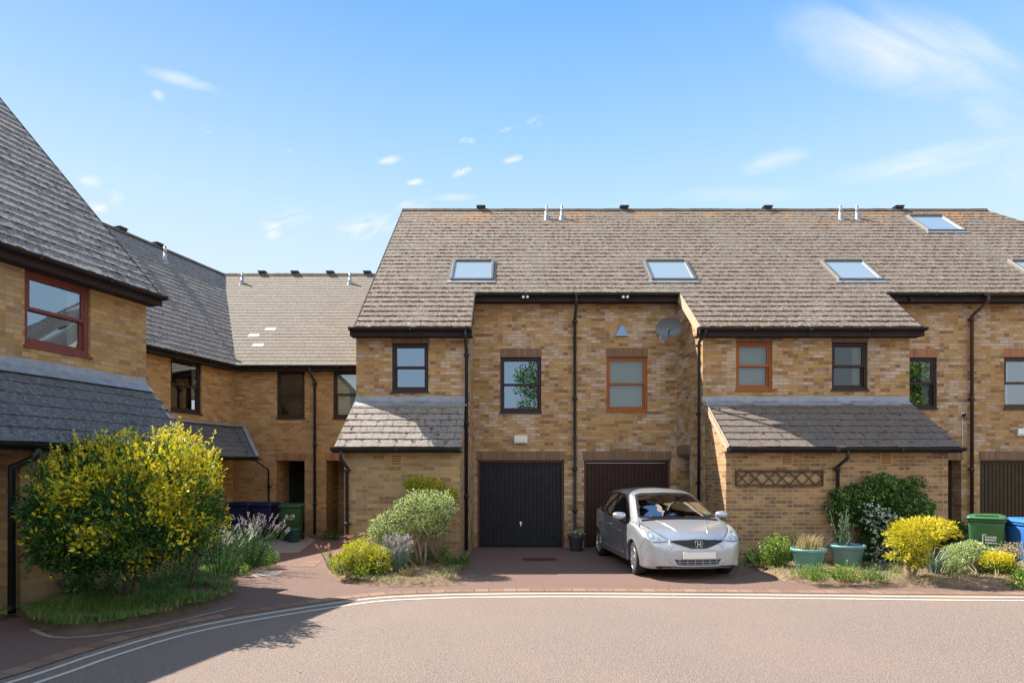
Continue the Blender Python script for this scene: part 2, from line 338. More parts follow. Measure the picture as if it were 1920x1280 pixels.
M['paint'] = mat('worn_cream_line_paint', (.5, .47, .38), .75)
nt, b = nt_(M['paint']); p = gpos(nt)
nt.links.new(mix_(nt, math_(nt, 'MULTIPLY', math_(nt, 'SUBTRACT', noise_(nt, p, 40, 5, .8), .50), 5, clamp=True), (.52, .485, .385), (.30, .26, .22)), b.inputs['Base Color'])
M['sett'] = brick_mat('red_sett_paving', [(0, (.12, .07, .055)), (.5, (.165, .095, .075)), (1, (.21, .13, .10))], (.09, .07, .06), .1, 6, .215, .24, 0, 0)
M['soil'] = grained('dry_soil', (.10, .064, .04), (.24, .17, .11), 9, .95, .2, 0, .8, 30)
M['soil_dark'] = grained('dark_soil', (.075, .055, .035), (.15, .105, .07), 9, .95, .2, 0, .8, 30)  # darker soil for the grass bed and the pots

# ------------------------------------------------------------------ ground, road, kerb, lines, beds
def struct(name, mb, m): return tag(mb.build(name, m), kind='structure')
g = MB(); g.face([(-300, -300, 0), (300, -300, 0), (300, 600, 0), (-300, 600, 0)]); struct('ground', g, M['pave'])
def smooth(pts, k=6):
    pts = [Vector(p) for p in pts]; out = []
    for i in range(len(pts) - 1):
        a, b, c, d = pts[max(i - 1, 0)], pts[i], pts[i + 1], pts[min(i + 2, len(pts) - 1)]
        for j in range(k):
            t = j / k
            out.append(.5 * ((2 * b) + (c - a) * t + (2 * a - 5 * b + 4 * c - d) * t * t + (3 * b - a - 3 * c + d) * t ** 3))
    return out + [pts[-1]]
def resample(pts, step):
    out = [pts[0]]; acc = 0
    for a, b in zip(pts, pts[1:]):
        L = (b - a).length; t = step - acc
        while t < L: out.append(a + (b - a) * (t / L)); t += step
        acc = L - (t - step)
    return out
def offs(pts, d):
    out = []
    for i, p in enumerate(pts):
        t = (pts[min(i + 1, len(pts) - 1)] - pts[max(i - 1, 0)]).normalized(); out.append(p + Vector((-t.y, t.x, 0)) * d)
    return out
line = smooth([Vector((-5.2, 3.3, 0)), G(22, 1279), G(182, 1226), G(328, 1184), G(474, 1155), G(685, 1123.5), G(800, 1116.5), G(900, 1114), G(1100, 1113), G(1500, 1116), G(1920, 1120), Vector((16, 8.95, 0)), Vector((40, 8.6, 0))])
line = resample(line, .2)
def strip(name, pts, d0, d1, z, m, uv=False):
    mb = MB(); A, B = offs(pts, d0), offs(pts, d1); s = 0
    for i in range(len(pts) - 1):
        L = (pts[i + 1] - pts[i]).length
        q = [A[i], A[i + 1], B[i + 1], B[i]]
        mb.face([(v.x, v.y, z) for v in q], [(s, 0), (s + L, 0), (s + L, abs(d1 - d0)), (s, abs(d1 - d0))]); s += L
    return struct(name, mb, m)
rp = offs(line, .16)
mb = MB()
for i in range(len(rp) - 1):
    a, b_ = rp[i], rp[i + 1]
    mb.face([(a.x, -40, .004), (b_.x, -40, .004), (b_.x, b_.y, .004), (a.x, a.y, .004)])
struct('road', mb, M['road'])
strip('setts_band', line, .17, .41, .009, M['sett'])
strip('kerb_edging', offs(line, .43), 0, .05, .007, M['flag']) if False else None
strip('yellow_line', line, -.029, .029, .009, M['paint'])
strip('yellow_line', line, -.264, -.206, .009, M['paint'])
# pale flush edging round the foot of the left bed
ed = resample(smooth([G(60, 1180), G(100, 1195), G(170, 1193), G(260, 1180), G(365, 1157), G(440, 1138)]), .2)
strip('edging', ed, -.03, .03, .007, M['flag'])
# concrete slabs in front of the bins
mb = MB(); mb.face([(v.x, v.y, .006) for v in (G(440, 1040), G(560, 1036), G(592, 1012), Vector((-5.9, 17.5, 0)), Vector((-7.9, 17.5, 0)))]); struct('slab_paving', mb, M['flag'])
mb = MB(); q = [G(462, 1082), G(480, 1073), G(533, 1070), G(520, 1078)]; mb.face([(v.x, v.y, .006) for v in q]); struct('pale_slab', mb, M['flag'])
mb = MB(); q = [G(545, 1062), G(575, 1051), G(603, 1050), G(590, 1062)]; mb.face([(v.x, v.y, .006) for v in q]); struct('drain_setts', mb, M['sett'])

def fill(poly, step, zf):
    """closed outline -> grid-cut sheet with height zf(x, y, distance to the outline)"""
    bm = bmesh.new(); vs = [bm.verts.new((p[0], p[1], 0)) for p in poly]; bm.faces.new(vs)
    xs = [p[0] for p in poly]; ys = [p[1] for p in poly]
    for ax, lo, hi in ((0, min(xs), max(xs)), (1, min(ys), max(ys))):
        v = lo + step
        while v < hi:
            co = [0, 0, 0]; no = [0, 0, 0]; co[ax] = v; no[ax] = 1
            bmesh.ops.bisect_plane(bm, geom=bm.verts[:] + bm.edges[:] + bm.faces[:], plane_co=co, plane_no=no, dist=1e-5); v += step
    n = len(poly)
    for v in bm.verts:
        best = 9
        for i in range(n):
            a = Vector(poly[i][:2]); b = Vector(poly[(i + 1) % n][:2]); q = Vector(v.co[:2]); ab = b - a
            t = max(0, min(1, (q - a).dot(ab) / max(ab.length_squared, 1e-9))); best = min(best, (q - a - ab * t).length)
        v.co.z = zf(v.co.x, v.co.y, best)
    for f in bm.faces: f.smooth = True
    bmesh.ops.recalc_face_normals(bm, faces=bm.faces)
    if sum(f.normal.z for f in bm.faces) < 0: bmesh.ops.reverse_faces(bm, faces=bm.faces)
    return bm
def inside(poly, x, y):
    c = False; n = len(poly)
    for i in range(n):
        (x0, y0), (x1, y1) = poly[i][:2], poly[(i + 1) % n][:2]
        if (y0 > y) != (y1 > y) and x < (x1 - x0) * (y - y0) / (y1 - y0) + x0: c = not c
    return c
def bedz(h, seed=0):
    def f(x, y, d):
        k = min(1, d / .28); return .002 + h * (k * k * (3 - 2 * k)) + noise.noise(Vector((x * 2.5, y * 2.5, seed))) * .03 * k + noise.noise(Vector((x * 9, y * 9, seed))) * .012 * k
    return f
BEDS = {}
def bed(key, poly, h, m, nm='flower_bed'):
    poly = [Vector((p[0], p[1], 0)) for p in poly]
    bm = fill(poly, .09, bedz(h)); me = bpy.data.meshes.new(nm); bm.to_mesh(me); bm.free()
    o = link(nm, me, m); tag(o, kind='structure'); BEDS[key] = (poly, bedz(h)); return o
def closed(pts, k=5):
    n = len(pts); out = []
    for i in range(n):
        a, b, c, d = [Vector((*pts[(i + j) % n][:2], 0)) for j in (-1, 0, 1, 2)]
        for j in range(k):
            t = j / k; out.append(.5 * ((2 * b) + (c - a) * t + (2 * a - 5 * b + 4 * c - d) * t * t + (3 * b - a - 3 * c + d) * t ** 3))
    return out
bed('A', [(-3.38, 12.34), (-3.55, 12.0)] + list(smooth([G(612, 1062), G(622, 1080), G(655, 1093), G(720, 1100), G(800, 1100), G(865, 1096)]))[1:] + [Vector((-.95, 10.3)), Vector((-.93, 11.6)), Vector((-.95, 13.45)), Vector((-1.04, 13.45)), Vector((-1.04, 12.34))], .10, M['soil'])
bed('R', [Vector((4.33, 12.34)), Vector((4.15, 11.9)), Vector((4.12, 11.2))] + smooth([G(1420, 1068), G(1455, 1084), G(1500, 1093), G(1600, 1097), G(1750, 1101), G(1920, 1105), Vector((10.6, 9.6, 0))]) + [Vector((13.4, 9.65)), Vector((13.4, 12.6)), Vector((10.2, 12.8)), Vector((8.8, 12.34))], .10, M['soil'])
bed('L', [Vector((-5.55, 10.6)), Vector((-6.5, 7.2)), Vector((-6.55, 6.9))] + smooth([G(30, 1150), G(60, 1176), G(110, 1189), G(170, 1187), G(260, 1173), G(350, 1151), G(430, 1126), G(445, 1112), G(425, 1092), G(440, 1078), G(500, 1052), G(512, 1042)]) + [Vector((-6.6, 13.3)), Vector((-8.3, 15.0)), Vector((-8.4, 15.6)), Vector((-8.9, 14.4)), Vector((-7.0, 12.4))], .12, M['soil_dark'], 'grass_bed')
def gz(x, y):
    for poly, f in BEDS.values():
        if inside(poly, x, y): return f(x, y, .28)
    return 0

# manhole cover in the drive
c0 = G(1012, 1049); mb = MB()
mb.box(c0.x - .38, c0.x + .38, c0.y - .22, c0.y + .22, .001, .012)
mh = mb.build('manhole_cover', grained('rusty_iron', (.12, .05, .03), (.20, .10, .06), 12, .8, .4, .3, .5)); tag(mh, 'small rusty rectangular drain cover in the tarmac drive', 'drain cover')
mb = MB()
for i in range(14): mb.box(c0.x - .33 + i * .048, c0.x - .31 + i * .048, c0.y - .18, c0.y + .18, .012, .022)
mb.build('grating', M['fascia'], mh)

# ------------------------------------------------------------------ building kit
def wallgrid(mb, o, t, W_, z0, z1, openings=(), depth=.10):
    """wall in plane through o along t; openings (u0,u1,z0,z1) get reveals going into the wall"""
    Mx = frame(o, t); us = sorted({0, W_} | {v for q in openings for v in q[:2]}); zs = sorted({z0, z1} | {v for q in openings for v in q[2:4] if z0 < v < z1})
    us = [u for u in us if 0 <= u <= W_]
    t = Vector(t).normalized(); base = t.dot(Vector(o))
    old = mb.M; mb.M = Mx
    def uvq(a, b, c, d): return [(base + a, c), (base + b, c), (base + b, d), (base + a, d)]
    for a, b in zip(us, us[1:]):
        for c, d in zip(zs, zs[1:]):
            um, zm = (a + b) / 2, (c + d) / 2
            if any(q[0] < um < q[1] and q[2] < zm < q[3] for q in openings): continue
            mb.face([(a, 0, c), (b, 0, c), (b, 0, d), (a, 0, d)], uvq(a, b, c, d))
    for q in openings:
        a, b, c, d = q[:4]; dp = q[4] if len(q) > 4 else depth
        mb.face([(a, 0, c), (a, 0, d), (a, dp, d), (a, dp, c)], [(base, c), (base, d), (base + dp, d), (base + dp, c)])
        mb.face([(b, 0, c), (b, dp, c), (b, dp, d), (b, 0, d)], [(base, c), (base + dp, c), (base + dp, d), (base, d)])
        mb.face([(a, 0, d), (b, 0, d), (b, dp, d), (a, dp, d)], [(base + a, 0), (base + b, 0), (base + b, dp), (base + a, dp)])
        if c > z0 + .01: mb.face([(a, 0, c), (a, dp, c), (b, dp, c), (b, 0, c)], [(base + a, 0), (base + a, dp), (base + b, dp), (base + b, 0)])
    mb.M = old
def lintel(par, o, t, u0, u1, z0, mt='soldier', h=.215):
    mb = MB(frame(o, t)); mb.box(u0, u1, -.004, .05, z0, z0 + h)
    for f in mb.bm.faces:
        for l in f.loops:
            co = mb.M.inverted() @ l.vert.co; l[mb.uv].uv = (co.x, co.z - z0 + .2255 * 4)
    return mb.build('lintel', M[mt], par)
def window(par, o, t, u0, u1, z0, z1, fm, back='room', gl='glass', sill=True, fw=.055, soldier='soldier', mid=.5, curtain=None, cast=0):
    Mx = frame(o, t); D = .045
    def B(): return MB(Mx)
    b = B(); b.box(u0, u0 + fw, D, D + .1, z0, z1); b.box(u1 - fw, u1, D, D + .1, z0, z1)
    b.box(u0 + fw, u1 - fw, D, D + .1, z1 - fw, z1); b.box(u0 + fw, u1 - fw, D, D + .1, z0, z0 + fw * 1.1)
    w = b.build('window', M[fm], par)
    a0, a1, c0, c1 = u0 + fw, u1 - fw, z0 + fw * 1.1, z1 - fw; zm = c0 + (c1 - c0) * mid; s = .042
    def sash(za, zb, y):
        q = B(); q.box(a0, a0 + s, y, y + .04, za, zb); q.box(a1 - s, a1, y, y + .04, za, zb)
        q.box(a0 + s, a1 - s, y, y + .04, zb - s, zb); q.box(a0 + s, a1 - s, y, y + .04, za, za + s * (1.15)); f = q.build('sash', M[fm], w)
        q = B(); q.face([(a0 + s, y + .02, za + s), (a1 - s, y + .02, za + s), (a1 - s, y + .02, zb - s), (a0 + s, y + .02, zb - s)])
        q.build('pane', M[gl], w)
    sash(zm - .02, c1, D + .012); sash(c0, zm + .022, D + .054)
    if sill:
        q = B(); q.box(u0 - .02, u1 + .02, -.035, D + .03, z0 - .035, z0 - .001); q.build('sill', M[fm], w)
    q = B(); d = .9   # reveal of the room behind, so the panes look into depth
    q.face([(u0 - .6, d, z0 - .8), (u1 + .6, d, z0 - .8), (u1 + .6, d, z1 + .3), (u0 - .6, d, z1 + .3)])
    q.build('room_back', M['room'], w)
    if back == 'blind':
        q = B(); q.face([(u0, D + .14, z0), (u1, D + .14, z0), (u1, D + .14, z1), (u0, D + .14, z1)]); q.build('blind', M['blind'], w)
    if curtain:
        for side in curtain:
            q = B(); x0, x1 = ((u0 - .02, u0 + .24) if side == 'l' else (u1 - .24, u1 + .02)); n = 24
            if side == 'w': x0, x1 = u0 - .02, u1 + .02; n = 60
            for i in range(n):
                xa, xb = x0 + (x1 - x0) * i / n, x0 + (x1 - x0) * (i + 1) / n
                ya, yb = .19 + .02 * math.sin(i * 1.3), .19 + .02 * math.sin((i + 1) * 1.3)
                q.face([(xa, ya, z0 - .1), (xb, yb, z0 - .1), (xb, yb, z1), (xa, ya, z1)])
            q.build('curtain', M['grey_fab'], w)
    if soldier: lintel(par, o, t, u0 - .01, u1 + .01, z1, soldier)
    return w
GA = 1.3 / math.cos(math.atan(.85)) / 7; TW = .33
def tiles(par, O, e, s, ivl, vmax, mt, name='roof', th=.011, seed=0, gauge=GA, rough=1.0, ridge=None, gap=.004):
    """individual lapped roof tiles: O eave origin, e along the eave, s up the slope (unit); ivl(v)->[(u0,u1)..]"""
    rnd = random.Random(seed); e = Vector(e).normalized(); s = Vector(s).normalized(); n = e.cross(s).normalized(); O = Vector(O)
    if n.z < 0: n = -n
    mb = MB(); rows = int(math.ceil(vmax / gauge - 1e-6))
    for r in range(rows):
        v0 = r * gauge - (.03 if r == 0 else 0); v1 = min((r + 1) * gauge + .03, vmax); off = (r % 2) * TW / 2; vm = min((r + .5) * gauge, vmax)
        ia = ivl(r * gauge + .002); ib = ivl(min((r + 1) * gauge, vmax) - .002)
        if len(ia) != len(ib): ib = ia = ivl(vm)
        for (a0, a1), (b0, b1) in zip(ia, ib):
            lo, hi = min(a0, b0), max(a1, b1)
            k = math.floor((lo - off) / TW)
            while k * TW + off < hi:
                x0, x1 = k * TW + off, (k + 1) * TW + off - gap; k += 1
                p0, p1 = max(x0, a0), min(x1, a1); q0, q1 = max(x0, b0), min(x1, b1)
                if p1 - p0 < .01 and q1 - q0 < .01: continue
                p1, q1 = max(p1, p0 + .002), max(q1, q0 + .002)
                j = rnd.uniform(-.004, .004) * rough; hl = th + rnd.uniform(0, .005) * rough; hr = th + rnd.uniform(0, .005) * rough; hb = .002
                dv = rnd.uniform(-.007, .006) * rough - (rnd.random() < .02) * .015 * rough
                def pt(u, v, h): return O + e * u + s * v + n * h
                A, B_, C, D_ = pt(p0, v0 + dv, hl), pt(p1, v0 + dv + j, hr), pt(q1, v1, hb), pt(q0, v1, hb)
                A0, B0 = pt(p0, v0 + dv, hl - th), pt(p1, v0 + dv + j, hr - th)
                C0, D0 = pt(q1, v1, hb - th), pt(q0, v1, hb - th)
                vs = [mb.bm.verts.new(x) for x in (A, B_, C, D_, A0, B0, C0, D0)]
                for idx in ((0, 1, 2, 3), (0, 4, 5, 1), (0, 3, 7, 4), (1, 5, 6, 2)): mb.bm.faces.new([vs[i] for i in idx])
    o = mb.build(name, M[mt], par); return o
def moss(par, O, e, s, ivl, vmax, n, seed=1, size=.027, gauge=GA, low=.4, joint=0):
    rnd = random.Random(seed); e = Vector(e).normalized(); s = Vector(s).normalized(); nn = e.cross(s).normalized(); nn = nn if nn.z > 0 else -nn; O = Vector(O)
    V, Fc = [], []
    rows = int(vmax / gauge)
    for _ in range(n):
        r = int(rows * rnd.random() ** (1 + low)); v = r * gauge - .012 + rnd.uniform(-.01, .015); iv = ivl(v + .01)
        a, b = iv[rnd.randrange(len(iv))]; u = rnd.uniform(a + .03, b - .03)
        if noise.noise(Vector((u * .9, v * .9, seed))) < rnd.uniform(-.45, .25): continue
        if rnd.random() < .5: u = round((u - (r % 2) * TW / 2) / TW) * TW + (r % 2) * TW / 2 + rnd.gauss(0, .012); u = min(max(u, a + .03), b - .03)
        if rnd.random() < joint: v += rnd.random() * gauge; r2 = int(v / gauge); u = round((u - (r2 % 2) * TW / 2) / TW) * TW + (r2 % 2) * TW / 2; u = min(max(u, a + .03), b - .03)
        for c in range(rnd.randint(1, 3)):
            R1, R2, H = size * rnd.uniform(.5, 1.7), size * rnd.uniform(.4, .9), size * rnd.uniform(.18, .38)
            cc = O + e * (u + rnd.gauss(0, .02)) + s * v + nn * .012; k0 = len(V); m = 6
            for k in range(m):
                a_ = 2 * math.pi * k / m; V.append(cc + e * math.cos(a_) * R1 * rnd.uniform(.7, 1.2) + s * math.sin(a_) * R2 * rnd.uniform(.7, 1.2))
            for k in range(m):
                a_ = 2 * math.pi * k / m; V.append(cc + nn * H * rnd.uniform(.7, 1.1) + e * math.cos(a_) * R1 * .6 + s * math.sin(a_) * R2 * .55)
            V.append(cc + nn * H * 1.25)
            for k in range(m):
                k2 = (k + 1) % m; Fc.append((k0 + k, k0 + k2, k0 + m + k2, k0 + m + k)); Fc.append((k0 + m + k, k0 + m + k2, k0 + 2 * m))
    me = bpy.data.meshes.new('moss'); me.from_pydata([tuple(v) for v in V], [], Fc); o = link('moss', me, M['moss'], par); o['kind'] = 'stuff'; return o
mm = mat('roof_moss', rough=.95, spec=.1); nt, b = nt_(mm); nt.links.new(ramp(nt, rnd_isl(nt), [(0, (.035, .018, .012)), (.45, (.10, .036, .018)), (.7, (.20, .065, .028)), (.85, (.07, .055, .022)), (1, (.30, .14, .06))]), b.inputs['Base Color']); M['moss'] = mm
def slab(par, pts, th=.10, name='roof_deck', m='fascia'):
    """solid deck under the tiles; pts = top outline"""
    pts = [Vector(p) for p in pts]; n = (pts[1] - pts[0]).cross(pts[2] - pts[0]).normalized(); n = n if n.z > 0 else -n
    mb = MB(); T = [p - n * .022 for p in pts]; Bt = [p - n * (.022 + th) for p in pts]
    mb.face(T); mb.face(Bt[::-1])
    for i in range(len(pts)): j = (i + 1) % len(pts); mb.face([T[i], Bt[i], Bt[j], T[j]])
    return mb.build(name, M[m], par)
def gutter(par, a, b, m='black', drop=.03, fascia=True, out=None, fh=.17):
    a, b = Vector(a), Vector(b); t = (b - a).normalized(); o = Vector(out) if out is not None else Vector((t.y, -t.x, 0))
    mb = MB(); L = (b - a).length; r = .058; k = 8
    up = Vector((0, 0, 1)); prof = [(-r * math.cos(math.pi * i / k), -r * math.sin(math.pi * i / k)) for i in range(k + 1)] + [(r - .01, 0), (r - .01, -.01), (0, -r + .012), (-r + .01, -.01), (-r + .01, 0)]
    c = Vector((0, 0, -drop)) + o * .045
    A = [a + c + o * x + up * z for x, z in prof]; B_ = [b + c + o * x + up * z for x, z in prof]
    for i in range(len(prof)): j = (i + 1) % len(prof); mb.face([A[i], B_[i], B_[j], A[j]])
    mb.face(A[::-1]); mb.face(B_)
    n = max(1, int(L / 1.1))
    for i in range(n + 1):                    # union brackets
        p = a + t * min(max(L * i / n, .02), L - .02) + c; mb.M = frame(p, t); mb.box(-.022, .022, -r - .006, r * .9, -r - .008, .006); mb.M = Matrix()
    mb.build('gutter', M[m], par)
    if fascia:
        mb = MB(frame(a, t)); y = .03; mb.box(0, L, y, y + .022, -drop - fh, -.02)
        mb.box(0, L, y + .022, .32, -drop - fh + .012, -drop - fh + .03); mb.build('fascia', M['fascia'], par)
def pipe(par, pts, m='black', r=.036, clips=(), name='downpipe'):
    mb = MB(); mb.tube(pts, r, 10)
    top = Vector(pts[0]); 
    for z, x, y in clips:
        mb.tube([(x, y, z - .045), (x, y, z + .045)], r * 1.28, 10); mb.box(x - .065, x + .065, y + .01, y + .05, z - .018, z + .018)
    return mb.build(name, M[m], par)
def garage(par, u0, u1, z1, y, m, fr='redfr', handle=True, slit=False):
    Mx = frame((0, y, 0), (1, 0, 0)); b = MB(Mx); f = .05
    b.box(u0, u0 + f, .06, .15, 0, z1); b.box(u1 - f, u1, .06, .15, 0, z1); b.box(u0 + f, u1 - f, .06, .15, z1 - f, z1)
    a0, a1, zt = u0 + f + .006, u1 - f - .006, z1 - f - .01; n = int((a1 - a0) / .095)
    d = MB(Mx); d.box(a0, a1, .105, .13, .02, zt)
    for i in range(n):
        x = a0 + .03 + (a1 - a0 - .06) * (i + .5) / n; w = (a1 - a0 - .06) / n
        d.prism([(x - w * .38, .06), (x + w * .38, .06), (x + w * .38, zt - .05), (x - w * .38, zt - .05)], .088, .1045)
    d.box(a0, a0 + .028, .083, .105, .02, zt); d.box(a1 - .028, a1, .083, .105, .02, zt); d.box(a0 + .028, a1 - .028, .083, .105, zt - .04, zt); d.box(a0 + .028, a1 - .028, .083, .105, .02, .05)
    g_ = d.build('garage_door', M[m], par); b.build('door_frame', M[fr], g_)
    if handle:
        h = MB(Mx); xc = (a0 + a1) / 2 + .0; h.tube([(xc, .085, .60), (xc, .07, .60)], .028, 12); h.box(xc - .011, xc + .011, .045, .065, .52, .62); h.build('handle', M['chrome'], g_)
    if slit:
        h = MB(Mx); h.box(a0 + .01, a1 - .05, .075, .083, zt - .018, zt - .006); h.build('trim_strip', M['steel'], g_)
    return g_
PZ = lambda d: EYE + 3.076 + .85 * (d - 13.2)      # main roof plane height at depth d
ES = Vector((0, 1, .85)).normalized(); RL = 5.85 / ES.y; VG = 1.3 / ES.y
def skylight(par, x0, x1, d0, d1):
    Mx = frame((x0, d0, PZ(d0)), (1, 0, 0)); n = Vector((0, -ES.z, ES.y)); L = (d1 - d0) / ES.y; w = x1 - x0
    Mx = Matrix(((1, 0, 0, x0), (0, ES.y, n.y, d0), (0, ES.z, n.z, PZ(d0)), (0, 0, 0, 1)))   # x, up the slope, outward
    b = MB(Mx); f = .07; h = .07
    b.box(0, f, 0, L, -.02, h); b.box(w - f, w, 0, L, -.02, h); b.box(f, w - f, 0, f, -.02, h - .01); b.box(f, w - f, L - f, L, -.02, h + .015)
    o = b.build('skylight', M['sky_frame'], par, bevel=.008)
    b = MB(Mx); b.face([(f, f, h - .03), (w - f, f, h - .03), (w - f, L - f, h - .03), (f, L - f, h - .03)]); b.build('pane', M['sky_glass'], o)
    b = MB(Mx); b.box(-.06, w + .06, -.13, -.002, .012, .028); b.build('flashing', M['lead'], o)
    b = MB(Mx); b.box(-.07, -.003, 0, L + .05, .008, .022); b.box(w + .003, w + .07, 0, L + .05, .008, .022); b.build('flashing', M['sky_frame'], o)
M['sky_frame'] = grained('grey_taupe_aluminium', (.15, .135, .12), (.20, .18, .16), 8, .45, .5, .4)
M['sky_glass'] = mat('skylight_glass', (.28, .34, .36), .04, 0, 1.0, 1); nt_(M['sky_glass'])[1].inputs['Metallic'].default_value = .05  # base colour carries the pale sky reflection
def ventpipe(par, base, h=.36, r=.05, n_up=None):
    b = MB(); x, y, z = base; b.tube([(x, y, z - .1), (x, y, z + h * .55)], r, 12); b.tube([(x, y, z + h * .55), (x, y, z + h * .6)], r * 1.15, 12)
    b.tube([(x, y, z + h * .6), (x, y, z + h)], r * .8, 12, radii=[r * 1.0, r * .62]); b.tube([(x, y, z + h), (x, y, z + h + .03)], r * .75, 12)
    o = b.build('vent_pipe', M['steel'], par)
    b = MB(); b.lathe([(r * 2.6, -.13), (r * 1.6, -.02), (r * 1.1, .10)], 14, (x, y - .02, z)); b.build('flashing', M['lead'], o)
def ridge(par, a, b, vents=(), m='fascia'):
    mb = MB(); a, b = Vector(a), Vector(b); t = (b - a).normalized(); L = (b - a).length; mb.M = frame(a, t); k = max(1, round(L / .45)); rnd = random.Random(int(L * 100))
    for i in range(k):
        x0, x1 = L * i / k, L * (i + 1) / k - .006; j = rnd.uniform(-.006, .006)
        mb.prism([(0, 0)], 0, 0) if False else None
        pr = [(-.12, -.09 + j), (-.06, .005 + j), (0, .035 + j), (.06, .005 + j), (.12, -.09 + j)]
        for (ya, za), (yb, zb) in zip(pr, pr[1:]): mb.face([(x0, ya, za), (x1, ya, za), (x1, yb, zb), (x0, yb, zb)])
        mb.face([(x0, y_, z_) for y_, z_ in pr[::-1]]); mb.face([(x1, y_, z_) for y_, z_ in pr])
    mb.build('ridge', M[m], par)
    for v in vents:
        q = MB(frame(a, t)); q.box(v - .12, v + .12, -.09, .09, .02, .075); q.box(v - .14, v + .14, -.11, .11, .076, .095); q.build('ridge_vent', M['black'], par)
M['ridge_tile'] = grained('weathered_ridge_tile', (.06, .05, .045), (.16, .13, .10), 9, .9, .3, 0, .4)
# ------------------------------------------------------------------ the front terrace (four houses)
GY, UY, LY = 14.85, 13.5, 12.35
BK = 24.6
def gable(mb, x, y0, y1, zf, flip=False):
    """side wall at x under the main roof, from y0 to y1, top follows the roof"""
    ys = [y0] + [v for v in (19.05,) if y0 < v < y1] + [y1]
    top = [(x, y, (PZ(y) if y <= 19.05 else PZ(19.05) - .85 * (y - 19.05)) - .13) for y in ys]
    mb.face([(x, y0, 0), (x, y1, 0)] + top[::-1])
def fronts(mb, x0, x1, y, z1, ops=(), depth=.1, z0=0): wallgrid(mb, (x0, y, 0), (1, 0, 0), x1 - x0, z0, z1, [(a - x0, b - x0, *r) for a, b, *r in ops], depth)
def backroof(par, x0, x1):
    slab(par, [(x0, 19.05, PZ(19.05) - .03), (x1, 19.05, PZ(19.05) - .03), (x1, 24.9, PZ(19.05) - .03 - 4.97), (x0, 24.9, PZ(19.05) - .03 - 4.97)], .1, 'rear_roof', 'tile')
def leanto(par, xa0, xa1, xb0, xb1, mt, seed, name='lower_roof', mossn=250, extra=None):
    """lean-to roof: eave at y 12.1, z 2.35 from xa0..xa1; top at y 13.5 z 3.39 from xb0..xb1"""
    O = Vector((0, 12.1, 2.35)); s = Vector((0, 1.4, 1.04)); L = s.length
    iv = lambda v: [(xa0 + (xb0 - xa0) * v / L, xa1 + (xb1 - xa1) * v / L)]
    tiles(par, O, (1, 0, 0), s, iv, L - .07, mt, name, seed=seed, th=.017, gap=.007)
    moss(par, O, (1, 0, 0), s, iv, L - .1, mossn, seed, .020, low=.1, joint=.35)
    slab(par, [(xa0 + .01, 12.11, 2.35), (xa1 - .01, 12.11, 2.35), (xb1 - .01, 13.5, 3.39), (xb0 + .01, 13.5, 3.39)], .06)
def flash(par, x0, x1, y=13.5, z=3.37):
    n = max(2, int((x1 - x0) / .25)); mb = MB(); rnd = random.Random(5)
    pr = [(y - .004, z + .13), (y - .012, z + .02), (y - .05, z - .01), (y - .16, z - .085)]
    for i in range(n):
        a, b = x0 + (x1 - x0) * i / n, x0 + (x1 - x0) * (i + 1) / n; w0 = rnd.uniform(-.006, .006); w1 = rnd.uniform(-.006, .006)
        for (ya, za), (yb, zb) in zip(pr, pr[1:]): mb.face([(a, yb, zb + w0), (b, yb, zb + w0), (b, ya, za), (a, ya, za)])
    mb.build('flashing', M['lead'], par)
def airbrick(par, x, z, y=LY):
    mb = MB(frame((x, y, z), (1, 0, 0))); mb.box(-.115, .115, -.003, .02, -.11, .11)
    a = mb.build('air_brick', M['terra'], par); mb = MB(frame((x, y, z), (1, 0, 0)))
    for i in range(6): mb.box(-.095, .095, -.0065, -.0035, -.085 + i * .033, -.072 + i * .033)
    mb.build('slots', M['dark'], a)

low_iv = []
# ---- house A
A = empty('terraced_house', (-.95, 18, 0), label='brick terraced house with the charcoal garage door and the roof end on the left', cat='house', group='brick terraced houses of the front row')
mb = MB()
fronts(mb, -3.43, -.94, UY, 5.0, [(-2.64, -1.84, 3.61, 4.67)])
fronts(mb, -.94, 1.52, GY, 6.15, [(-.84, 1.265, 0, 2.12, .16), (-.284, .71, 3.28, 4.61)])
gable(mb, -3.43, UY, BK, 0)
mb.face([(-.94, UY, 0), (-.94, GY, 0), (-.94, GY, PZ(GY) - .13), (-.94, UY, PZ(UY) - .13)])
fronts(mb, -3.43, 1.52, BK, 5.2)
mb.build('wall', M['brick'], A)
mb = MB(); fronts(mb, -3.38, -1.05, LY, 2.36)
for x in (-3.38, -1.05): mb.face([(x, LY, 0), (x, UY, 0), (x, UY, 3.3), (x, LY, 2.42)])
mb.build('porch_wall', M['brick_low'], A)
ivA = lambda v: [(-3.38, -.885)] if v < VG - .001 else [(-3.38, 1.518)]
O = Vector((0, 13.2, PZ(13.2)))
tiles(A, O, (1, 0, 0), ES, ivA, RL, 'tile', seed=1); moss(A, O, (1, 0, 0), ES, ivA, RL, 3300, 11)
slab(A, [(-3.37, 13.21, PZ(13.2)), (-.89, 13.21, PZ(13.2)), (-.89, 14.5, PZ(14.5)), (1.518, 14.5, PZ(14.5)), (1.518, 19.05, PZ(19.05)), (-3.37, 19.05, PZ(19.05))])
backroof(A, -3.37, 1.518)
ridge(A, (-3.40, 19.05, PZ(19.05) + .02), (1.518, 19.05, PZ(19.05) + .02), [2.44], 'ridge_tile')
gutter(A, (-3.50, 13.2, PZ(13.2)), (-.86, 13.2, PZ(13.2)))
gutter(A, (-.86, 14.5, PZ(14.5)), (1.515, 14.5, PZ(14.5)))
leanto(A, -3.50, -1.0, -3.46, -1.03, 'tile_low', 3, mossn=700); flash(A, -3.45, -.98)
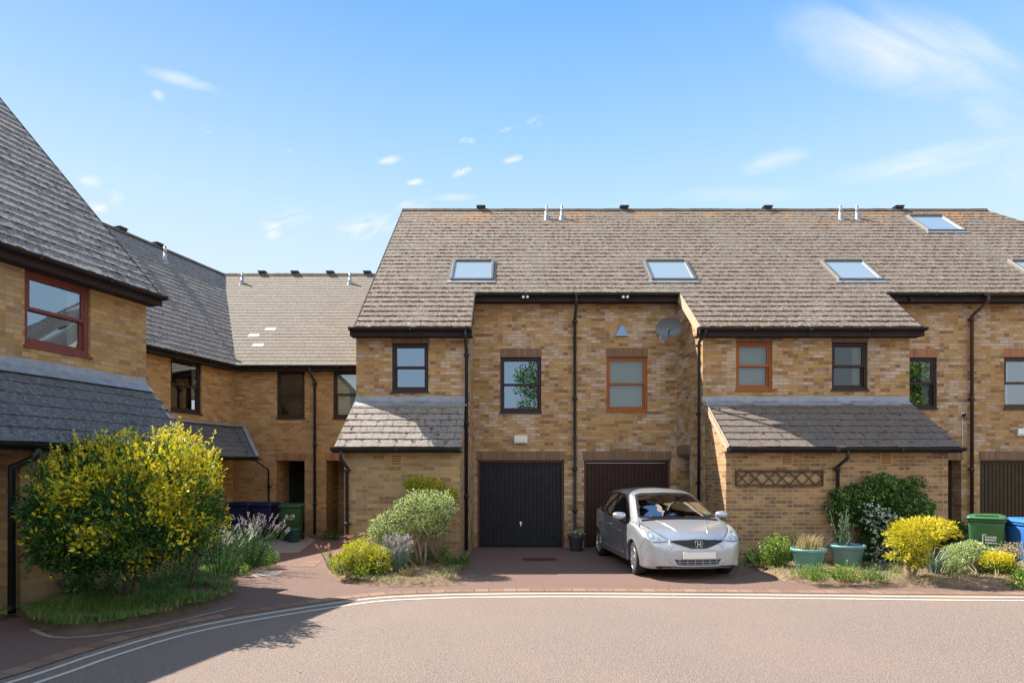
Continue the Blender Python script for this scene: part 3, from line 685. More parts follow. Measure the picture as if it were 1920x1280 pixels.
gutter(A, (-3.56, 12.1, 2.35), (-.99, 12.1, 2.35), fh=.10)
airbrick(A, P(743, 863, LY).x, P(743, 863, LY).z)
window(A, (0, UY, 0), (1, 0, 0), -2.64, -1.84, 3.61, 4.67, 'fr_purple', gl='glass_sky', sill=True)
window(A, (0, GY, 0), (1, 0, 0), -.284, .71, 3.28, 4.61, 'fr_purple', sill=True, gl='glass_sky')
lintel(A, (0, GY, 0), (1, 0, 0), -.86, 1.28, 2.12); garage(A, -.84, 1.265, 2.12, GY, 'charcoal')
skylight(A, -1.52, -.46, 15.0, 15.92); ventpipe(A, (1.04, 18.45, PZ(18.45))); ventpipe(A, (1.50, 18.45, PZ(18.45)))
pipe(A, [(-1.0, 13.13, PZ(13.2) - .08), (-1.0, 13.13, 4.75), (-.995, 13.42, 4.45), (-.995, 13.42, .05)], clips=[(4.40, -.995, 13.42), (2.9, -.995, 13.42), (1.3, -.995, 13.42)])
xp = P(1078, 700, 14.76).x
pipe(A, [(xp, 14.42, PZ(14.5) - .08), (xp, 14.42, 5.78), (xp, 14.77, 5.50), (xp, 14.77, .35), (xp, 14.70, .28)], clips=[(5.45, xp, 14.77), (3.6, xp, 14.77), (1.9, xp, 14.77), (.9, xp, 14.77)])
pipe(A, [(-3.36, 12.03, 2.27), (-3.36, 12.05, 2.10), (-3.30, 12.26, 1.93), (-3.30, 12.26, .05)], clips=[(1.88, -3.30, 12.26), (.8, -3.30, 12.26)])
vg = MB(); vg.bar((-3.395, 13.2, PZ(13.2) - .07), (-3.395, 19.05, PZ(19.05) - .07), .02, .14); vg.build('verge_board', M['fascia'], A); vg = MB(); vg.bar((-.875, 13.2, PZ(13.2) - .07), (-.875, 14.5, PZ(14.5) - .07), .02, .14); vg.build('verge_board', M['fascia'], A)

# ---- house B
Bh = empty('terraced_house', (3.9, 18, 0), label='brick terraced house with orange-brown windows above the garage the silver car is parked at', cat='house', group='brick terraced houses of the front row')
mb = MB()
fronts(mb, 1.52, 3.98, GY, 6.15, [(1.743, 3.835, 0, 2.12, .16), (2.286, 3.28, 3.31, 4.62)])
fronts(mb, 4.20, 6.39, UY, 5.0, [(4.93, 5.73, 3.65, 4.70)])
r0, r1 = Vector((3.98, GY, 0)), Vector((4.20, UY, 0)); t = (r1 - r0).normalized(); Lr = (r1 - r0).length
# left-facing return wall, with the passage to the front door cut in it
z_in, z_out = PZ(GY) - .13, PZ(UY) - .13
wallgrid(mb, r0, t, Lr, 0, 4.9, [(.08, .72, 0, 2.24, .6)])
mb.face([r0 + Vector((0, 0, 4.9)), r1 + Vector((0, 0, 4.9)), r1 + Vector((0, 0, z_out)), r0 + Vector((0, 0, z_in))])
fronts(mb, 1.52, 6.39, BK, 5.2)
mb.build('wall', M['brick'], Bh)
q = MB(frame(r0, t)); q.box(.08, .72, .5, .58, 0, 2.23); q.build('front_door', M['fr_black'], Bh)
lintel(Bh, r0, t, .02, .78, 2.24)
mb = MB(); fronts(mb, 4.31, 6.39, LY, 2.36)
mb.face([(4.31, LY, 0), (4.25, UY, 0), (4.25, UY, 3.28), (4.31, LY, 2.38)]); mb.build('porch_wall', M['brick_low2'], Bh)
def ivB(v):
    if v < VG - .001: return [(4.06 - .10 * v / VG, 6.388)]
    return [(1.522, 6.388)]
tiles(Bh, O, (1, 0, 0), ES, ivB, RL, 'tile', seed=2); moss(Bh, O, (1, 0, 0), ES, ivB, RL, 3300, 12)
slab(Bh, [(4.06, 13.21, PZ(13.2)), (6.388, 13.21, PZ(13.2)), (6.388, 19.05, PZ(19.05)), (1.522, 19.05, PZ(19.05)), (1.522, 14.5, PZ(14.5)), (3.97, 14.5, PZ(14.5))])
backroof(Bh, 1.522, 6.388)
ridge(Bh, (1.522, 19.05, PZ(19.05) + .02), (6.388, 19.05, PZ(19.05) + .02), [1.96], 'ridge_tile')
gutter(Bh, (3.99, 13.2, PZ(13.2)), (6.387, 13.2, PZ(13.2))); gutter(Bh, (1.522, 14.5, PZ(14.5)), (3.94, 14.5, PZ(14.5)))
leanto(Bh, 4.26, 6.388, 4.22, 6.388, 'tile_lowC', 4, mossn=260); flash(Bh, 4.18, 6.388)
gutter(Bh, (4.25, 12.1, 2.35), (6.387, 12.1, 2.35), fh=.10); airbrick(Bh, P(1475, 862, LY).x, P(1475, 862, LY).z)
window(Bh, (0, UY, 0), (1, 0, 0), 4.93, 5.73, 3.65, 4.70, 'fr_orange', 'blind', gl='glass_dim')
window(Bh, (0, GY, 0), (1, 0, 0), 2.286, 3.28, 3.31, 4.62, 'fr_orange', 'blind', gl='glass_dim')
lintel(Bh, (0, GY, 0), (1, 0, 0), 1.71, 3.86, 2.12); garage(Bh, 1.743, 3.835, 2.12, GY, 'choc', slit=True)
skylight(Bh, 3.40, 4.51, 15.0, 15.92)
pipe(Bh, [(4.16, 13.13, PZ(13.2) - .08), (4.15, 13.16, 4.82), (4.07, 13.34, 4.66), (4.07, 13.38, .05)], clips=[(4.6, 4.07, 13.38), (3.1, 4.07, 13.38), (1.6, 4.07, 13.38)])
vg = MB(); vg.bar((4.04, 13.2, PZ(13.2) - .10), (3.94, 14.5, PZ(14.5) - .10), .02, .20); vg.build('verge_board', M['verge'], Bh); vg = MB(); vg.bar((4.27, 12.1, 2.30), (4.235, 13.5, 3.34), .02, .16); vg.build('verge_board', M['verge'], Bh)

# ---- house C
C = empty('terraced_house', (8.7, 18, 0), label='brick terraced house with the dark brown sash window over the climbing plant', cat='house', group='brick terraced houses of the front row')
mb = MB()
fronts(mb, 6.39, 8.75, UY, 5.0, [(7.04, 7.83, 3.65, 4.69)])
fronts(mb, 8.75, 11.13, GY, 6.15, [(9.98, 10.88, 0, 2.12, .35), (9.30, 10.29, 3.37, 4.60)])
mb.face([(8.75, UY, 0), (8.75, GY, 0), (8.75, GY, PZ(GY) - .13), (8.75, UY, PZ(UY) - .13)])
fronts(mb, 6.39, 11.13, BK, 5.2); mb.build('wall', M['brick'], C)
q = MB(); q.box(9.9, 10.95, GY + .33, GY + .39, 0, 2.2); q.build('front_door', M['fr_black'], C)
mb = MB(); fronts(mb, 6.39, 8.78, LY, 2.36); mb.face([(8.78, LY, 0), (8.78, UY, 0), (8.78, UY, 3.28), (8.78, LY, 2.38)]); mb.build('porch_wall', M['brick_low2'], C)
ivC = lambda v: [(6.392, 8.82)] if v < VG - .001 else [(6.392, 11.128)]
tiles(C, O, (1, 0, 0), ES, ivC, RL, 'tile', seed=5); moss(C, O, (1, 0, 0), ES, ivC, RL, 3300, 13)
slab(C, [(6.392, 13.21, PZ(13.2)), (8.81, 13.21, PZ(13.2)), (8.81, 14.5, PZ(14.5)), (11.128, 14.5, PZ(14.5)), (11.128, 19.05, PZ(19.05)), (6.392, 19.05, PZ(19.05))])
backroof(C, 6.392, 11.128); ridge(C, (6.392, 19.05, PZ(19.05) + .02), (11.128, 19.05, PZ(19.05) + .02), [1.54], 'ridge_tile')
gutter(C, (6.392, 13.2, PZ(13.2)), (8.90, 13.2, PZ(13.2))); gutter(C, (8.80, 14.5, PZ(14.5)), (11.127, 14.5, PZ(14.5)))
leanto(C, 6.392, 8.87, 6.392, 8.72, 'tile_lowC', 6, mossn=260); flash(C, 6.392, 8.74)
gutter(C, (6.392, 12.1, 2.35), (8.91, 12.1, 2.35), fh=.10); airbrick(C, P(1661, 861, LY).x, P(1661, 861, LY).z)
window(C, (0, UY, 0), (1, 0, 0), 7.04, 7.83, 3.65, 4.69, 'fr_black', curtain='r', sill=True, gl='glass_dim')
window(C, (0, GY, 0), (1, 0, 0), 9.30, 10.29, 3.37, 4.60, 'fr_black', curtain='r', soldier='soldier_red')
lintel(C, (0, GY, 0), (1, 0, 0), 9.95, 10.92, 2.12)
skylight(C, 7.98, 9.09, 15.0, 15.92); ventpipe(C, (9.88, 18.45, PZ(18.45))); ventpipe(C, (10.38, 18.45, PZ(18.45)))
pp = P(1577, 850, 12.2).x
pipe(C, [(pp + .06, 12.05, 2.27), (pp + .06, 12.06, 2.12), (pp - .03, 12.27, 1.95), (pp - .03, 12.27, .05)], clips=[(1.9, pp - .03, 12.27)])
vg = MB(); vg.bar((8.83, 13.2, PZ(13.2) - .07), (8.83, 14.5, PZ(14.5) - .07), .02, .14); vg.build('verge_board', M['fascia'], C)

# ---- house D
D = empty('terraced_house', (14.1, 18, 0), label='brick terraced house at the right end with the olive-brown garage door behind the wheelie bins', cat='house', group='brick terraced houses of the front row')
mb = MB(); fronts(mb, 11.13, 17.2, GY, 6.15, [(11.33, 13.45, 0, 2.12, .16), (11.91, 12.90, 3.37, 4.61)])
fronts(mb, 11.13, 17.2, BK, 5.2); mb.face([(17.2, GY, 0), (17.2, BK, 0), (17.2, BK, 5.2), (17.2, GY, 5.9)]); mb.build('wall', M['brick'], D)
def ivD(v):
    return [] if v < VG - .04 else [(11.132, 14.7 + (RL - v) * ES.y * .66)]
tiles(D, O, (1, 0, 0), ES, ivD, RL, 'tile', seed=7); moss(D, O + ES * VG, (1, 0, 0), ES, lambda v: ivD(min(max(v, .02) + VG, RL - .02)), RL - VG, 3000, 14)
slab(D, [(11.132, 14.5, PZ(14.5)), (17.65, 14.5, PZ(14.5)), (14.68, 19.05, PZ(19.05)), (11.132, 19.05, PZ(19.05))])
slab(D, [(17.69, 14.5, PZ(14.5) - .02), (17.69, 23.6, PZ(14.5) - .02), (14.72, 19.05, PZ(19.05) - .02)], .08, 'hip_roof', 'tile')
backroof(D, 11.132, 14.7); ridge(D, (11.132, 19.05, PZ(19.05) + .02), (14.72, 19.05, PZ(19.05) + .02), [.87], 'ridge_tile')
gutter(D, (11.132, 14.5, PZ(14.5)), (17.7, 14.5, PZ(14.5)), 'brownpl')
window(D, (0, GY, 0), (1, 0, 0), 11.91, 12.90, 3.37, 4.61, 'fr_brown', curtain='lr', soldier='soldier_red', gl='glass')
lintel(D, (0, GY, 0), (1, 0, 0), 11.30, 13.5, 2.12); garage(D, 11.33, 13.45, 2.12, GY, 'olive', fr='fr_brown')
skylight(D, 11.92, 13.02, 17.6, 18.58); skylight(D, 12.83, 13.93, 15.0, 15.92)
xp = P(1823, 700, 14.76).x
pipe(D, [(xp + .12, 14.42, PZ(14.5) - .08), (xp + .12, 14.42, 5.85), (xp, 14.77, 5.58), (xp, 14.77, .05)], 'brownpl', .040, clips=[(5.5, xp, 14.77), (3.6, xp, 14.77), (1.9, xp, 14.77)])

# ------------------------------------------------------------------ the set-back middle house
Mh = empty('terraced_house', (-5.7, 20, 0), label='set-back brick house with three pale replacement tiles on its plain roof', cat='house', group='brick houses of the left corner')
mb = MB(); MY = 17.6
fronts(mb, -8.0, -3.44, MY, 4.95, [(-6.75, -5.95, 3.37, 4.72), (-5.13, -4.33, 3.37, 4.72), (-6.76, -5.95, 0, 2.15, 1.0), (-5.33, -4.75, 0, 2.15, 1.2)])
fronts(mb, -8.0, -3.44, 26.5, 5); mb.build('wall', M['brick_left'], Mh)
q = MB(); q.box(-5.4, -4.7, MY + 1.22, MY + 1.3, 0, 2.15); q.build('passage_wall', M['brick_left'], Mh)
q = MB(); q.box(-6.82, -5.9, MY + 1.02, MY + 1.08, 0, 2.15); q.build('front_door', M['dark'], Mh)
sM = Vector((0, 4.75, 4.04)); LM = sM.length; OM = Vector((0, 17.3, 4.85))
ivM = lambda v: [(-7.78 - 2.57 * v / LM, -3.44)]
tiles(Mh, OM, (1, 0, 0), sM, ivM, LM, 'tile_mid', seed=8, gauge=.2, th=.011, rough=.35)
slab(Mh, [(-7.75, 17.31, 4.85), (-3.44, 17.31, 4.85), (-3.44, 22.05, 8.89), (-10.3, 22.05, 8.89)])
slab(Mh, [(-10.3, 22.05, 8.86), (-3.44, 22.05, 8.86), (-3.44, 26.8, 4.85), (-10.3, 26.8, 4.85)], .1, 'rear_roof', 'tile_mid')
ridge(Mh, (-10.35, 22.05, 8.91), (-3.44, 22.05, 8.91), [1.38, 2.55, 3.82, 5.15], 'ridge_tile')
gutter(Mh, (-7.78, 17.3, 4.85), (-3.44, 17.3, 4.85), fh=.14)
def onM(px, py):
    k = (HZ - py) / F; d = (EYE + 0 - 4.85 + .8505 * 17.3) / (.8505 - k); return (px - 960) * d / F, (d - 17.3) * LM / 4.75
for px, py in ((476, 629), (505, 621), (481, 652)):
    u, v = onM(px, py); v = round(v / .2) * .2; n = Vector((0, -4.04, 4.75)).normalized(); s_ = sM.normalized(); b0 = OM + Vector((u, 0, 0)) + s_ * v + n * .016
    q = MB(); q.face([b0 - Vector((.16, 0, 0)), b0 + Vector((.16, 0, 0)), b0 + Vector((.16, 0, 0)) + s_ * .185 - n * .009, b0 - Vector((.16, 0, 0)) + s_ * .185 - n * .009])
    f = q.build('replacement_tile', M['tile_new'], Mh)
for px in (454, 656):
    u, v = onM(px, 531); p_ = OM + Vector((u, 0, 0)) + sM.normalized() * v; ventpipe(Mh, p_, .34, .05)
window(Mh, (0, MY, 0), (1, 0, 0), -6.75, -5.95, 3.37, 4.72, 'fr_black', soldier=None, gl='glass_dim')
window(Mh, (0, MY, 0), (1, 0, 0), -5.13, -4.33, 3.37, 4.72, 'fr_black', 'blind', soldier=None)
lintel(Mh, (0, MY, 0), (1, 0, 0), -6.80, -5.93, 2.15, 'soldier_red'); lintel(Mh, (0, MY, 0), (1, 0, 0), -5.36, -4.72, 2.15, 'soldier_red')
xp = -5.69
pipe(Mh, [(xp, 17.25, 4.78), (xp, 17.25, 4.62), (xp + .05, 17.53, 4.40), (xp + .05, 17.53, .05)], clips=[(4.35, xp + .05, 17.53), (2.6, xp + .05, 17.53), (.9, xp + .05, 17.53)])

# ------------------------------------------------------------------ the left-hand row, running towards the camera
TH = R(16); U_ = Vector((math.sin(TH), math.cos(TH), 0)); N_ = Vector((math.cos(TH), -math.sin(TH), 0)); Z_ = Vector((0, 0, 1))
def leftiv(f): return f
L1 = empty('terraced_house', (-11, 14, 0), label='brick corner house with a dark canopy roof wrapping behind the bins', cat='house', group='brick houses of the left corner')
W1 = Vector((-8.0, 17.6, 0)); s1 = 9.0; st = W1 - U_ * s1
mb = MB(); wallgrid(mb, st, U_, s1, 0, 4.95, [(s1 - 2.214, s1 - 1.19, 3.38, 4.76)]); 
mb.face([st, st - N_ * 7.5, st - N_ * 7.5 + Z_ * 4.9, st - N_ * 3.7 + Z_ * 8.6, st + Z_ * 4.9])
mb.build('wall', M['brick_left'], L1)
K = Vector((-7.78, 17.3, 4.85)); s_ = (-N_ * 3.78 + Z_ * 4.04); LL = s_.length
iv1 = lambda v: [(-9.0, 3.86 * v / LL)]
tiles(L1, K, U_, s_, iv1, LL, 'tile_left', seed=9, gauge=.22); moss(L1, K, U_, s_, iv1, LL, 400, 19, .02, gauge=.22)
slab(L1, [K - U_ * 9, K, K + s_ + U_ * 3.84, K + s_ - U_ * 9])
slab(L1, [K + s_ - U_ * 9 - Z_ * .03, K + s_ + U_ * 3.8 - Z_ * .03, K + s_ * 0 - N_ * 7.56 + U_ * 7.6, K - N_ * 7.56 - U_ * 9], .1, 'rear_roof', 'tile_left')
ridge(L1, K + s_ - U_ * 9 + Z_ * .02, K + s_ + U_ * 3.86 + Z_ * .02, [6.1, 7.4, 8.7, 10.0], 'ridge_tile')
gutter(L1, K - U_ * 9, K + U_ * .05, fh=.14, out=N_)
window(L1, st, U_, s1 - 2.214, s1 - 1.19, 3.38, 4.76, 'fr_black', soldier=None, gl='glass')
pv = K + s_ * .86 + U_ * .75; ventpipe(L1, pv, .42, .055)
# canopy: runs along the left wall, then turns on to the middle house
z0c, z1c, oc = 2.24, 3.12, 1.35
A0 = W1 - U_ * 6.5; a0 = A0 + N_ * oc
cr = W1 + N_ * oc; cr = Vector((-8.0 + .0, 16.25, 0))  # helper for the turn
tl = (MY - oc); k = (tl - a0.y) / U_.y; crn = a0 + U_ * k   # where the left eave meets the front eave
sC = (-N_ * oc + Z_ * (z1c - z0c)); LC = sC.length
Lk = (crn - a0).length
ivc = lambda v: [(0, Lk + ((6.5 - Lk) * v / LC))]
tiles(L1, a0 + Z_ * z0c, U_, sC, ivc, LC - .03, 'tile_leftlow', 'canopy_roof', seed=10, th=.014)
xe = -6.75
sF = Vector((0, oc, z1c - z0c)); xr0, xr1 = crn.x, -8.0
ivf = lambda v: [(xr0 + (xr1 - xr0) * v / sF.length, xe - .0)]
# the canopy's right end is hipped down from the wall
ivf = lambda v: [(xr0 + (xr1 - xr0) * v / sF.length, xe - .95 * v / sF.length)]
tiles(L1, Vector((0, tl, z0c)), (1, 0, 0), sF, ivf, sF.length - .03, 'tile_leftlow', 'canopy_roof', seed=12, th=.014)
slab(L1, [a0 + Z_ * z0c, crn + Z_ * z0c, W1 + Z_ * z1c, A0 + Z_ * z1c], .07)
slab(L1, [(crn.x, tl, z0c), (xe, tl, z0c), (xe - .95, MY, z1c), (-8.0, MY, z1c)], .07)
gutter(L1, a0 + Z_ * z0c, crn + Z_ * z0c, fh=.08, out=N_); gutter(L1, (crn.x, tl, z0c), (xe + .03, tl, z0c), fh=.08)
q = MB(); q.bar(A0 + Z_ * (z1c + .03) + N_ * .03, W1 + Z_ * (z1c + .03) + N_ * .03, .12, .06); q.bar((-8.0, MY - .03, z1c + .03), (xe - .9, MY - .03, z1c + .03), .12, .06)
q.bar((xe - .95, MY - .02, z1c + .02), (xe, tl, z0c + .02), .09, .035); q.build('flashing', M['lead'], L1)
pipe(L1, [(xe - .15, tl + .06, z0c - .06), (xe - .2, 17.5, z0c - .35), (xe - .2, 17.55, .05)], r=.022, clips=[(1.4, xe - .2, 17.55)])

L2 = empty('terraced_house', (-10, 6, 0), label='brick house at the left edge with the red-brown sash window', cat='house', group='brick houses of the left corner')
C2 = Vector((-6.49, 10.88, 0)); s2 = 13.0; st2 = C2 - U_ * s2
mb = MB(); wallgrid(mb, st2, U_, s2, 0, 5.05, [(s2 - 2.075, s2 - 1.052, 3.70, 4.80)])
rn = 5.6; rz = 4.97 + 1.06 * rn - .15
for b0 in (C2, st2):
    mb.face([b0, b0 - N_ * 10.6, b0 - N_ * 10.6 + Z_ * 4.97, b0 - N_ * (rn - .3) + Z_ * rz, b0 + Z_ * 5.13])
mb.build('wall', M['brick_left'], L2)
E2 = Vector((-6.20, 10.80, 4.97)); sv = (-N_ + Z_ * 1.06); Lv = sv.length * rn
iv2 = lambda v: [(-13.2, 0)]
tiles(L2, E2, U_, sv, iv2, Lv, 'tile_left', seed=13, gauge=.235, rough=1.5); moss(L2, E2, U_, sv, iv2, Lv, 2600, 21, .024, gauge=.235)
slab(L2, [E2 - U_ * 13.2, E2, E2 + sv * rn, E2 + sv * rn - U_ * 13.2])
slab(L2, [E2 + sv * rn - Z_ * .03, E2 + sv * rn - U_ * 13.2 - Z_ * .03, E2 - N_ * 11.2 - U_ * 13.2, E2 - N_ * 11.2], .1, 'rear_roof', 'tile_left')
gutter(L2, E2 - U_ * 13.2, E2 + U_ * .08, 'fascia', out=N_, fh=.16)
vg = MB(); vg.bar(E2 - Z_ * .09, E2 + sv * rn - Z_ * .09, .02, .16); vg.build('verge_board', M['fascia'], L2)
window(L2, st2, U_, s2 - 2.075, s2 - 1.052, 3.70, 4.80, 'fr_red', gl='glass_sky', soldier='soldier_red', fw=.07, curtain='r')
# its lean-to
oL = 1.15; zE, zT = 2.26, 3.36; e0 = C2 + N_ * oL
sL = (-N_ * oL + Z_ * (zT - zE)); LLn = sL.length
ivl2 = lambda v: [(-12.5, .02 - .0 * v)]
tiles(L2, e0 + Z_ * zE, U_, sL, ivl2, LLn - .06, 'tile_leftlow', 'lower_roof', seed=14, th=.017, gap=.010)
slab(L2, [e0 - U_ * 12.5 + Z_ * zE, e0 + Z_ * zE, C2 + Z_ * zT, C2 - U_ * 12.5 + Z_ * zT], .06)
q = MB(); rnd = random.Random(3)
for i in range(50):
    a, b_ = C2 - U_ * (i * .25), C2 - U_ * ((i + 1) * .25)
    pr = [(.004, .14), (.015, .03), (.06, -.005), (.17, -.10)]
    for (ya, za), (yb, zb) in zip(pr, pr[1:]):
        q.face([b_ + N_ * yb + Z_ * (zT + zb), a + N_ * yb + Z_ * (zT + zb), a + N_ * ya + Z_ * (zT + za), b_ + N_ * ya + Z_ * (zT + za)])
q.build('flashing', M['lead'], L2)
gutter(L2, e0 - U_ * 12.5 + Z_ * zE, e0 + Z_ * zE + U_ * .05, fh=.10, out=N_)
vg = MB(); vg.bar(e0 + Z_ * (zE - .05), C2 + Z_ * (zT - .05), .02, .10); vg.build('verge_board', M['fascia'], L2)
w0 = C2 + N_ * .9; mb = MB(); Lw = 2.77
wallgrid(mb, w0 - U_ * Lw, U_, Lw, 0, 2.3); mb.face([w0, w0 - N_ * .9, w0 - N_ * .9 + Z_ * 3.2, w0 + Z_ * 2.3]); mb.face([w0 - U_ * Lw, w0 - U_ * Lw - N_ * .9, w0 - U_ * Lw - N_ * .9 + Z_ * 3.2, w0 - U_ * Lw + Z_ * 2.3])
mb.build('porch_wall', M['brick_left'], L2)
wg = w0 - U_ * (Lw + .0) - N_ * .45; q = MB(frame(wg - U_ * 3.2, U_)); q.box(0, 3.2, 0, .08, 0, 2.3); q.build('garage_door', M['fr_black'], L2)
pd = w0 - U_ * (Lw + .12) + N_ * .02
pipe(L2, [tuple(e0 - U_ * (Lw - .02) + Z_ * (zE - .09) + N_ * .04), tuple(e0 - U_ * (Lw + .0) + Z_ * (zE - .22)), tuple(pd + Z_ * (zE - .34)), tuple(pd + Z_ * .05)], r=.045)
# ------------------------------------------------------------------ plants
RN = np.random.default_rng(11)
def leafmat(name, cols, trans=.35, rough=.55, spec=.35):
    m = mat(name, cols[0], rough, 0, spec); nt, b = nt_(m)
    c = ramp(nt, rnd_isl(nt), [(i / (len(cols) - 1), k) for i, k in enumerate(cols)])
    nt.links.new(c, b.inputs['Base Color'])
    t = nt.nodes.new('ShaderNodeBsdfTranslucent'); nt.links.new(c, t.inputs[0]); mx = nt.nodes.new('ShaderNodeMixShader'); mx.inputs[0].default_value = trans
    out = nt.nodes['Material Output']; nt.links.new(b.outputs[0], mx.inputs[1]); nt.links.new(t.outputs[0], mx.inputs[2]); nt.links.new(mx.outputs[0], out.inputs[0]); return m
LM = dict(
    green=leafmat('green_leaf', [(.020, .060, .010), (.035, .095, .016), (.06, .14, .024), (.10, .19, .035)]),
    deep=leafmat('deep_green_leaf', [(.012, .045, .012), (.022, .085, .02), (.035, .12, .03), (.06, .17, .04)]),
    gold=leafmat('golden_leaf', [(.56, .42, .012), (.66, .54, .02), (.74, .62, .035), (.36, .40, .03)], .28),
    lime=leafmat('lime_leaf', [(.20, .30, .03), (.32, .42, .05), (.45, .48, .06), (.14, .24, .03)]),
    vari=leafmat('cream_edged_leaf', [(.14, .22, .04), (.46, .52, .20), (.62, .64, .32), (.26, .38, .09), (.70, .70, .44)]),
    gray=leafmat('grey_green_leaf', [(.12, .18, .12), (.20, .27, .20), (.28, .34, .27)]),
    weed=leafmat('weed_leaf', [(.10, .20, .03), (.20, .34, .06), (.30, .44, .09), (.36, .40, .10)]),
    grass=leafmat('grass_blade', [(.05, .12, .02), (.09, .20, .035), (.15, .28, .06), (.24, .30, .09)]),
    dry=leafmat('dry_grass', [(.40, .30, .14), (.52, .42, .22), (.30, .24, .12), (.34, .34, .12)]),
    beige=leafmat('beige_foliage', [(.42, .34, .20), (.55, .46, .30), (.62, .54, .38), (.30, .28, .13)]),
    pink=leafmat('dusky_pink_flower', [(.50, .24, .22), (.62, .36, .32), (.45, .25, .20)]),
    mauve=leafmat('mauve_flower', [(.28, .22, .27), (.42, .35, .40), (.56, .49, .50)]),
    red=leafmat('red_stem_leaf', [(.30, .06, .05), (.42, .14, .10), (.24, .12, .06)]),
    white=leafmat('white_flower', [(.75, .75, .66), (.66, .68, .58)], .2))
BARK = grained('weathered_bark', (.16, .11, .07), (.32, .25, .17), 14, .9, .2, 0, .8, 60)
BARKM = grained('brown_bark', (.11, .07, .045), (.20, .135, .09), 14, .9, .2, 0, .8, 60)
BARKD = grained('dark_bark', (.07, .05, .035), (.15, .11, .075), 14, .9, .2, 0, .8, 60)
def unit(a): return a / np.maximum(np.linalg.norm(a, axis=-1, keepdims=True), 1e-9)
def leaves(name, p, d, size, mi, mats, par=None, aspect=.5, fold=0):
    n = len(p); d = unit(d); size = np.broadcast_to(size, (n,))[:, None]
    w = unit(np.cross(d, RN.normal(size=(n, 3)))) * size * aspect * .5
    v = np.stack([p, p + d * size * .42 + w, p + d * size, p + d * size * .42 - w], 1).reshape(-1, 3)
    me = bpy.data.meshes.new(name); me.vertices.add(n * 4); me.vertices.foreach_set('co', v.astype(np.float32).ravel())
    me.loops.add(n * 4); me.loops.foreach_set('vertex_index', np.arange(n * 4, dtype=np.int32)); me.polygons.add(n)
    me.polygons.foreach_set('loop_start', np.arange(0, n * 4, 4, dtype=np.int32))
    me.polygons.foreach_set('material_index', np.broadcast_to(mi, (n,)).astype(np.int32)); me.update(calc_edges=True); me.validate()
    return link(name, me, [LM[k] if isinstance(k, str) else k for k in mats], par)
def bumpy(d, seed, a=.16, f=2.3):
    return np.array([1 + a * noise.noise(Vector(x * f) + Vector((seed, 0, 0))) * 1.6 + a * .6 * noise.noise(Vector(x * f * 2.6) + Vector((0, seed, 0))) for x in d])
def crownpts(blobs, n, seed=0, shell=.30, a=.16):
    vol = np.array([b[3] * b[4] * b[5] for b in blobs]) ** .67; cnt = (n * vol / vol.sum()).astype(int); P_, O_ = [], []
    for b, c in zip(blobs, cnt):
        d = unit(RN.normal(size=(c, 3))); r = (1 - np.abs(RN.normal(size=c)) * shell).clip(.1, 1.15) * bumpy(d, seed + b[0], a)
        P_.append(np.array(b[:3]) + d * r[:, None] * np.array(b[3:6])); O_.append(d)
    p, o = np.concatenate(P_), np.concatenate(O_)
    keep = np.ones(len(p), bool)
    for b in blobs:
        q = np.linalg.norm((p - np.array(b[:3])) / np.array(b[3:6]), axis=1); keep &= ~((q < .55) & (RN.random(len(p)) < .7))
    gap = np.array([noise.noise(Vector(x * 4.5) + Vector((seed * 3, 7, 0))) for x in p]); keep &= ~(gap < -.42)
    return p[keep], o[keep]
def stems(name, base, tips, r, par, m, seed=0, kink=.12):
    rnd = random.Random(seed); mb = MB()
    for t in tips:
        b = Vector(base) + Vector((rnd.gauss(0, r), rnd.gauss(0, r), 0)); t = Vector(t); mid = b.lerp(t, .5) + Vector((rnd.gauss(0, kink), rnd.gauss(0, kink), 0)) * (t - b).length
        mb.tube([b - Vector((0, 0, .05)), b.lerp(mid, .5) + Vector((rnd.gauss(0, .02), 0, 0)), mid, t], r, 7, radii=[r, r * .8, r * .6, r * .2])
    return mb.build(name, m, par)
def blades(p, h, lean, wid, mi, mats, name, par=None, bend=.5, dirn=None):
    """curved tapering blades of three faces"""
    n = len(p); a = RN.random(n) * 6.283; h = np.broadcast_to(h, (n,)) * RN.uniform(.6, 1.15, n)
    l = np.broadcast_to(lean, (n,)) * RN.uniform(.3, 1.3, n); dr = np.stack([np.cos(a), np.sin(a), 0 * a], 1)
    if dirn is not None: dr = unit(dr + np.array(dirn))
    w = np.stack([-dr[:, 1], dr[:, 0], 0 * a], 1) * (wid * .5); up = np.array([0, 0, 1.])
    c1 = p + up * (h * .5)[:, None] + dr * (l * h * .22)[:, None]; c2 = p + up * (h * .95)[:, None] + dr * (l * h * .8)[:, None]
    v = np.stack([p - w, p + w, c1 + w * .8, c1 - w * .8, c2], 1).reshape(-1, 3)
    i = np.arange(n)[:, None] * 5; quads = (i + np.array([0, 1, 2, 3])); tris = (i + np.array([3, 2, 4]))
    lv = np.concatenate([quads.ravel(), tris.ravel()]); ls = np.concatenate([np.arange(0, 4 * n, 4), 4 * n + np.arange(0, 3 * n, 3)])
    me = bpy.data.meshes.new(name); me.vertices.add(5 * n); me.vertices.foreach_set('co', v.astype(np.float32).ravel())
    me.loops.add(len(lv)); me.loops.foreach_set('vertex_index', lv.astype(np.int32)); me.polygons.add(2 * n); me.polygons.foreach_set('loop_start', ls.astype(np.int32))
    m_ = np.broadcast_to(mi, (n,)); me.polygons.foreach_set('material_index', np.concatenate([m_, m_]).astype(np.int32)); me.update(calc_edges=True); me.validate()
    return link(name, me, [LM[k] for k in mats], par)
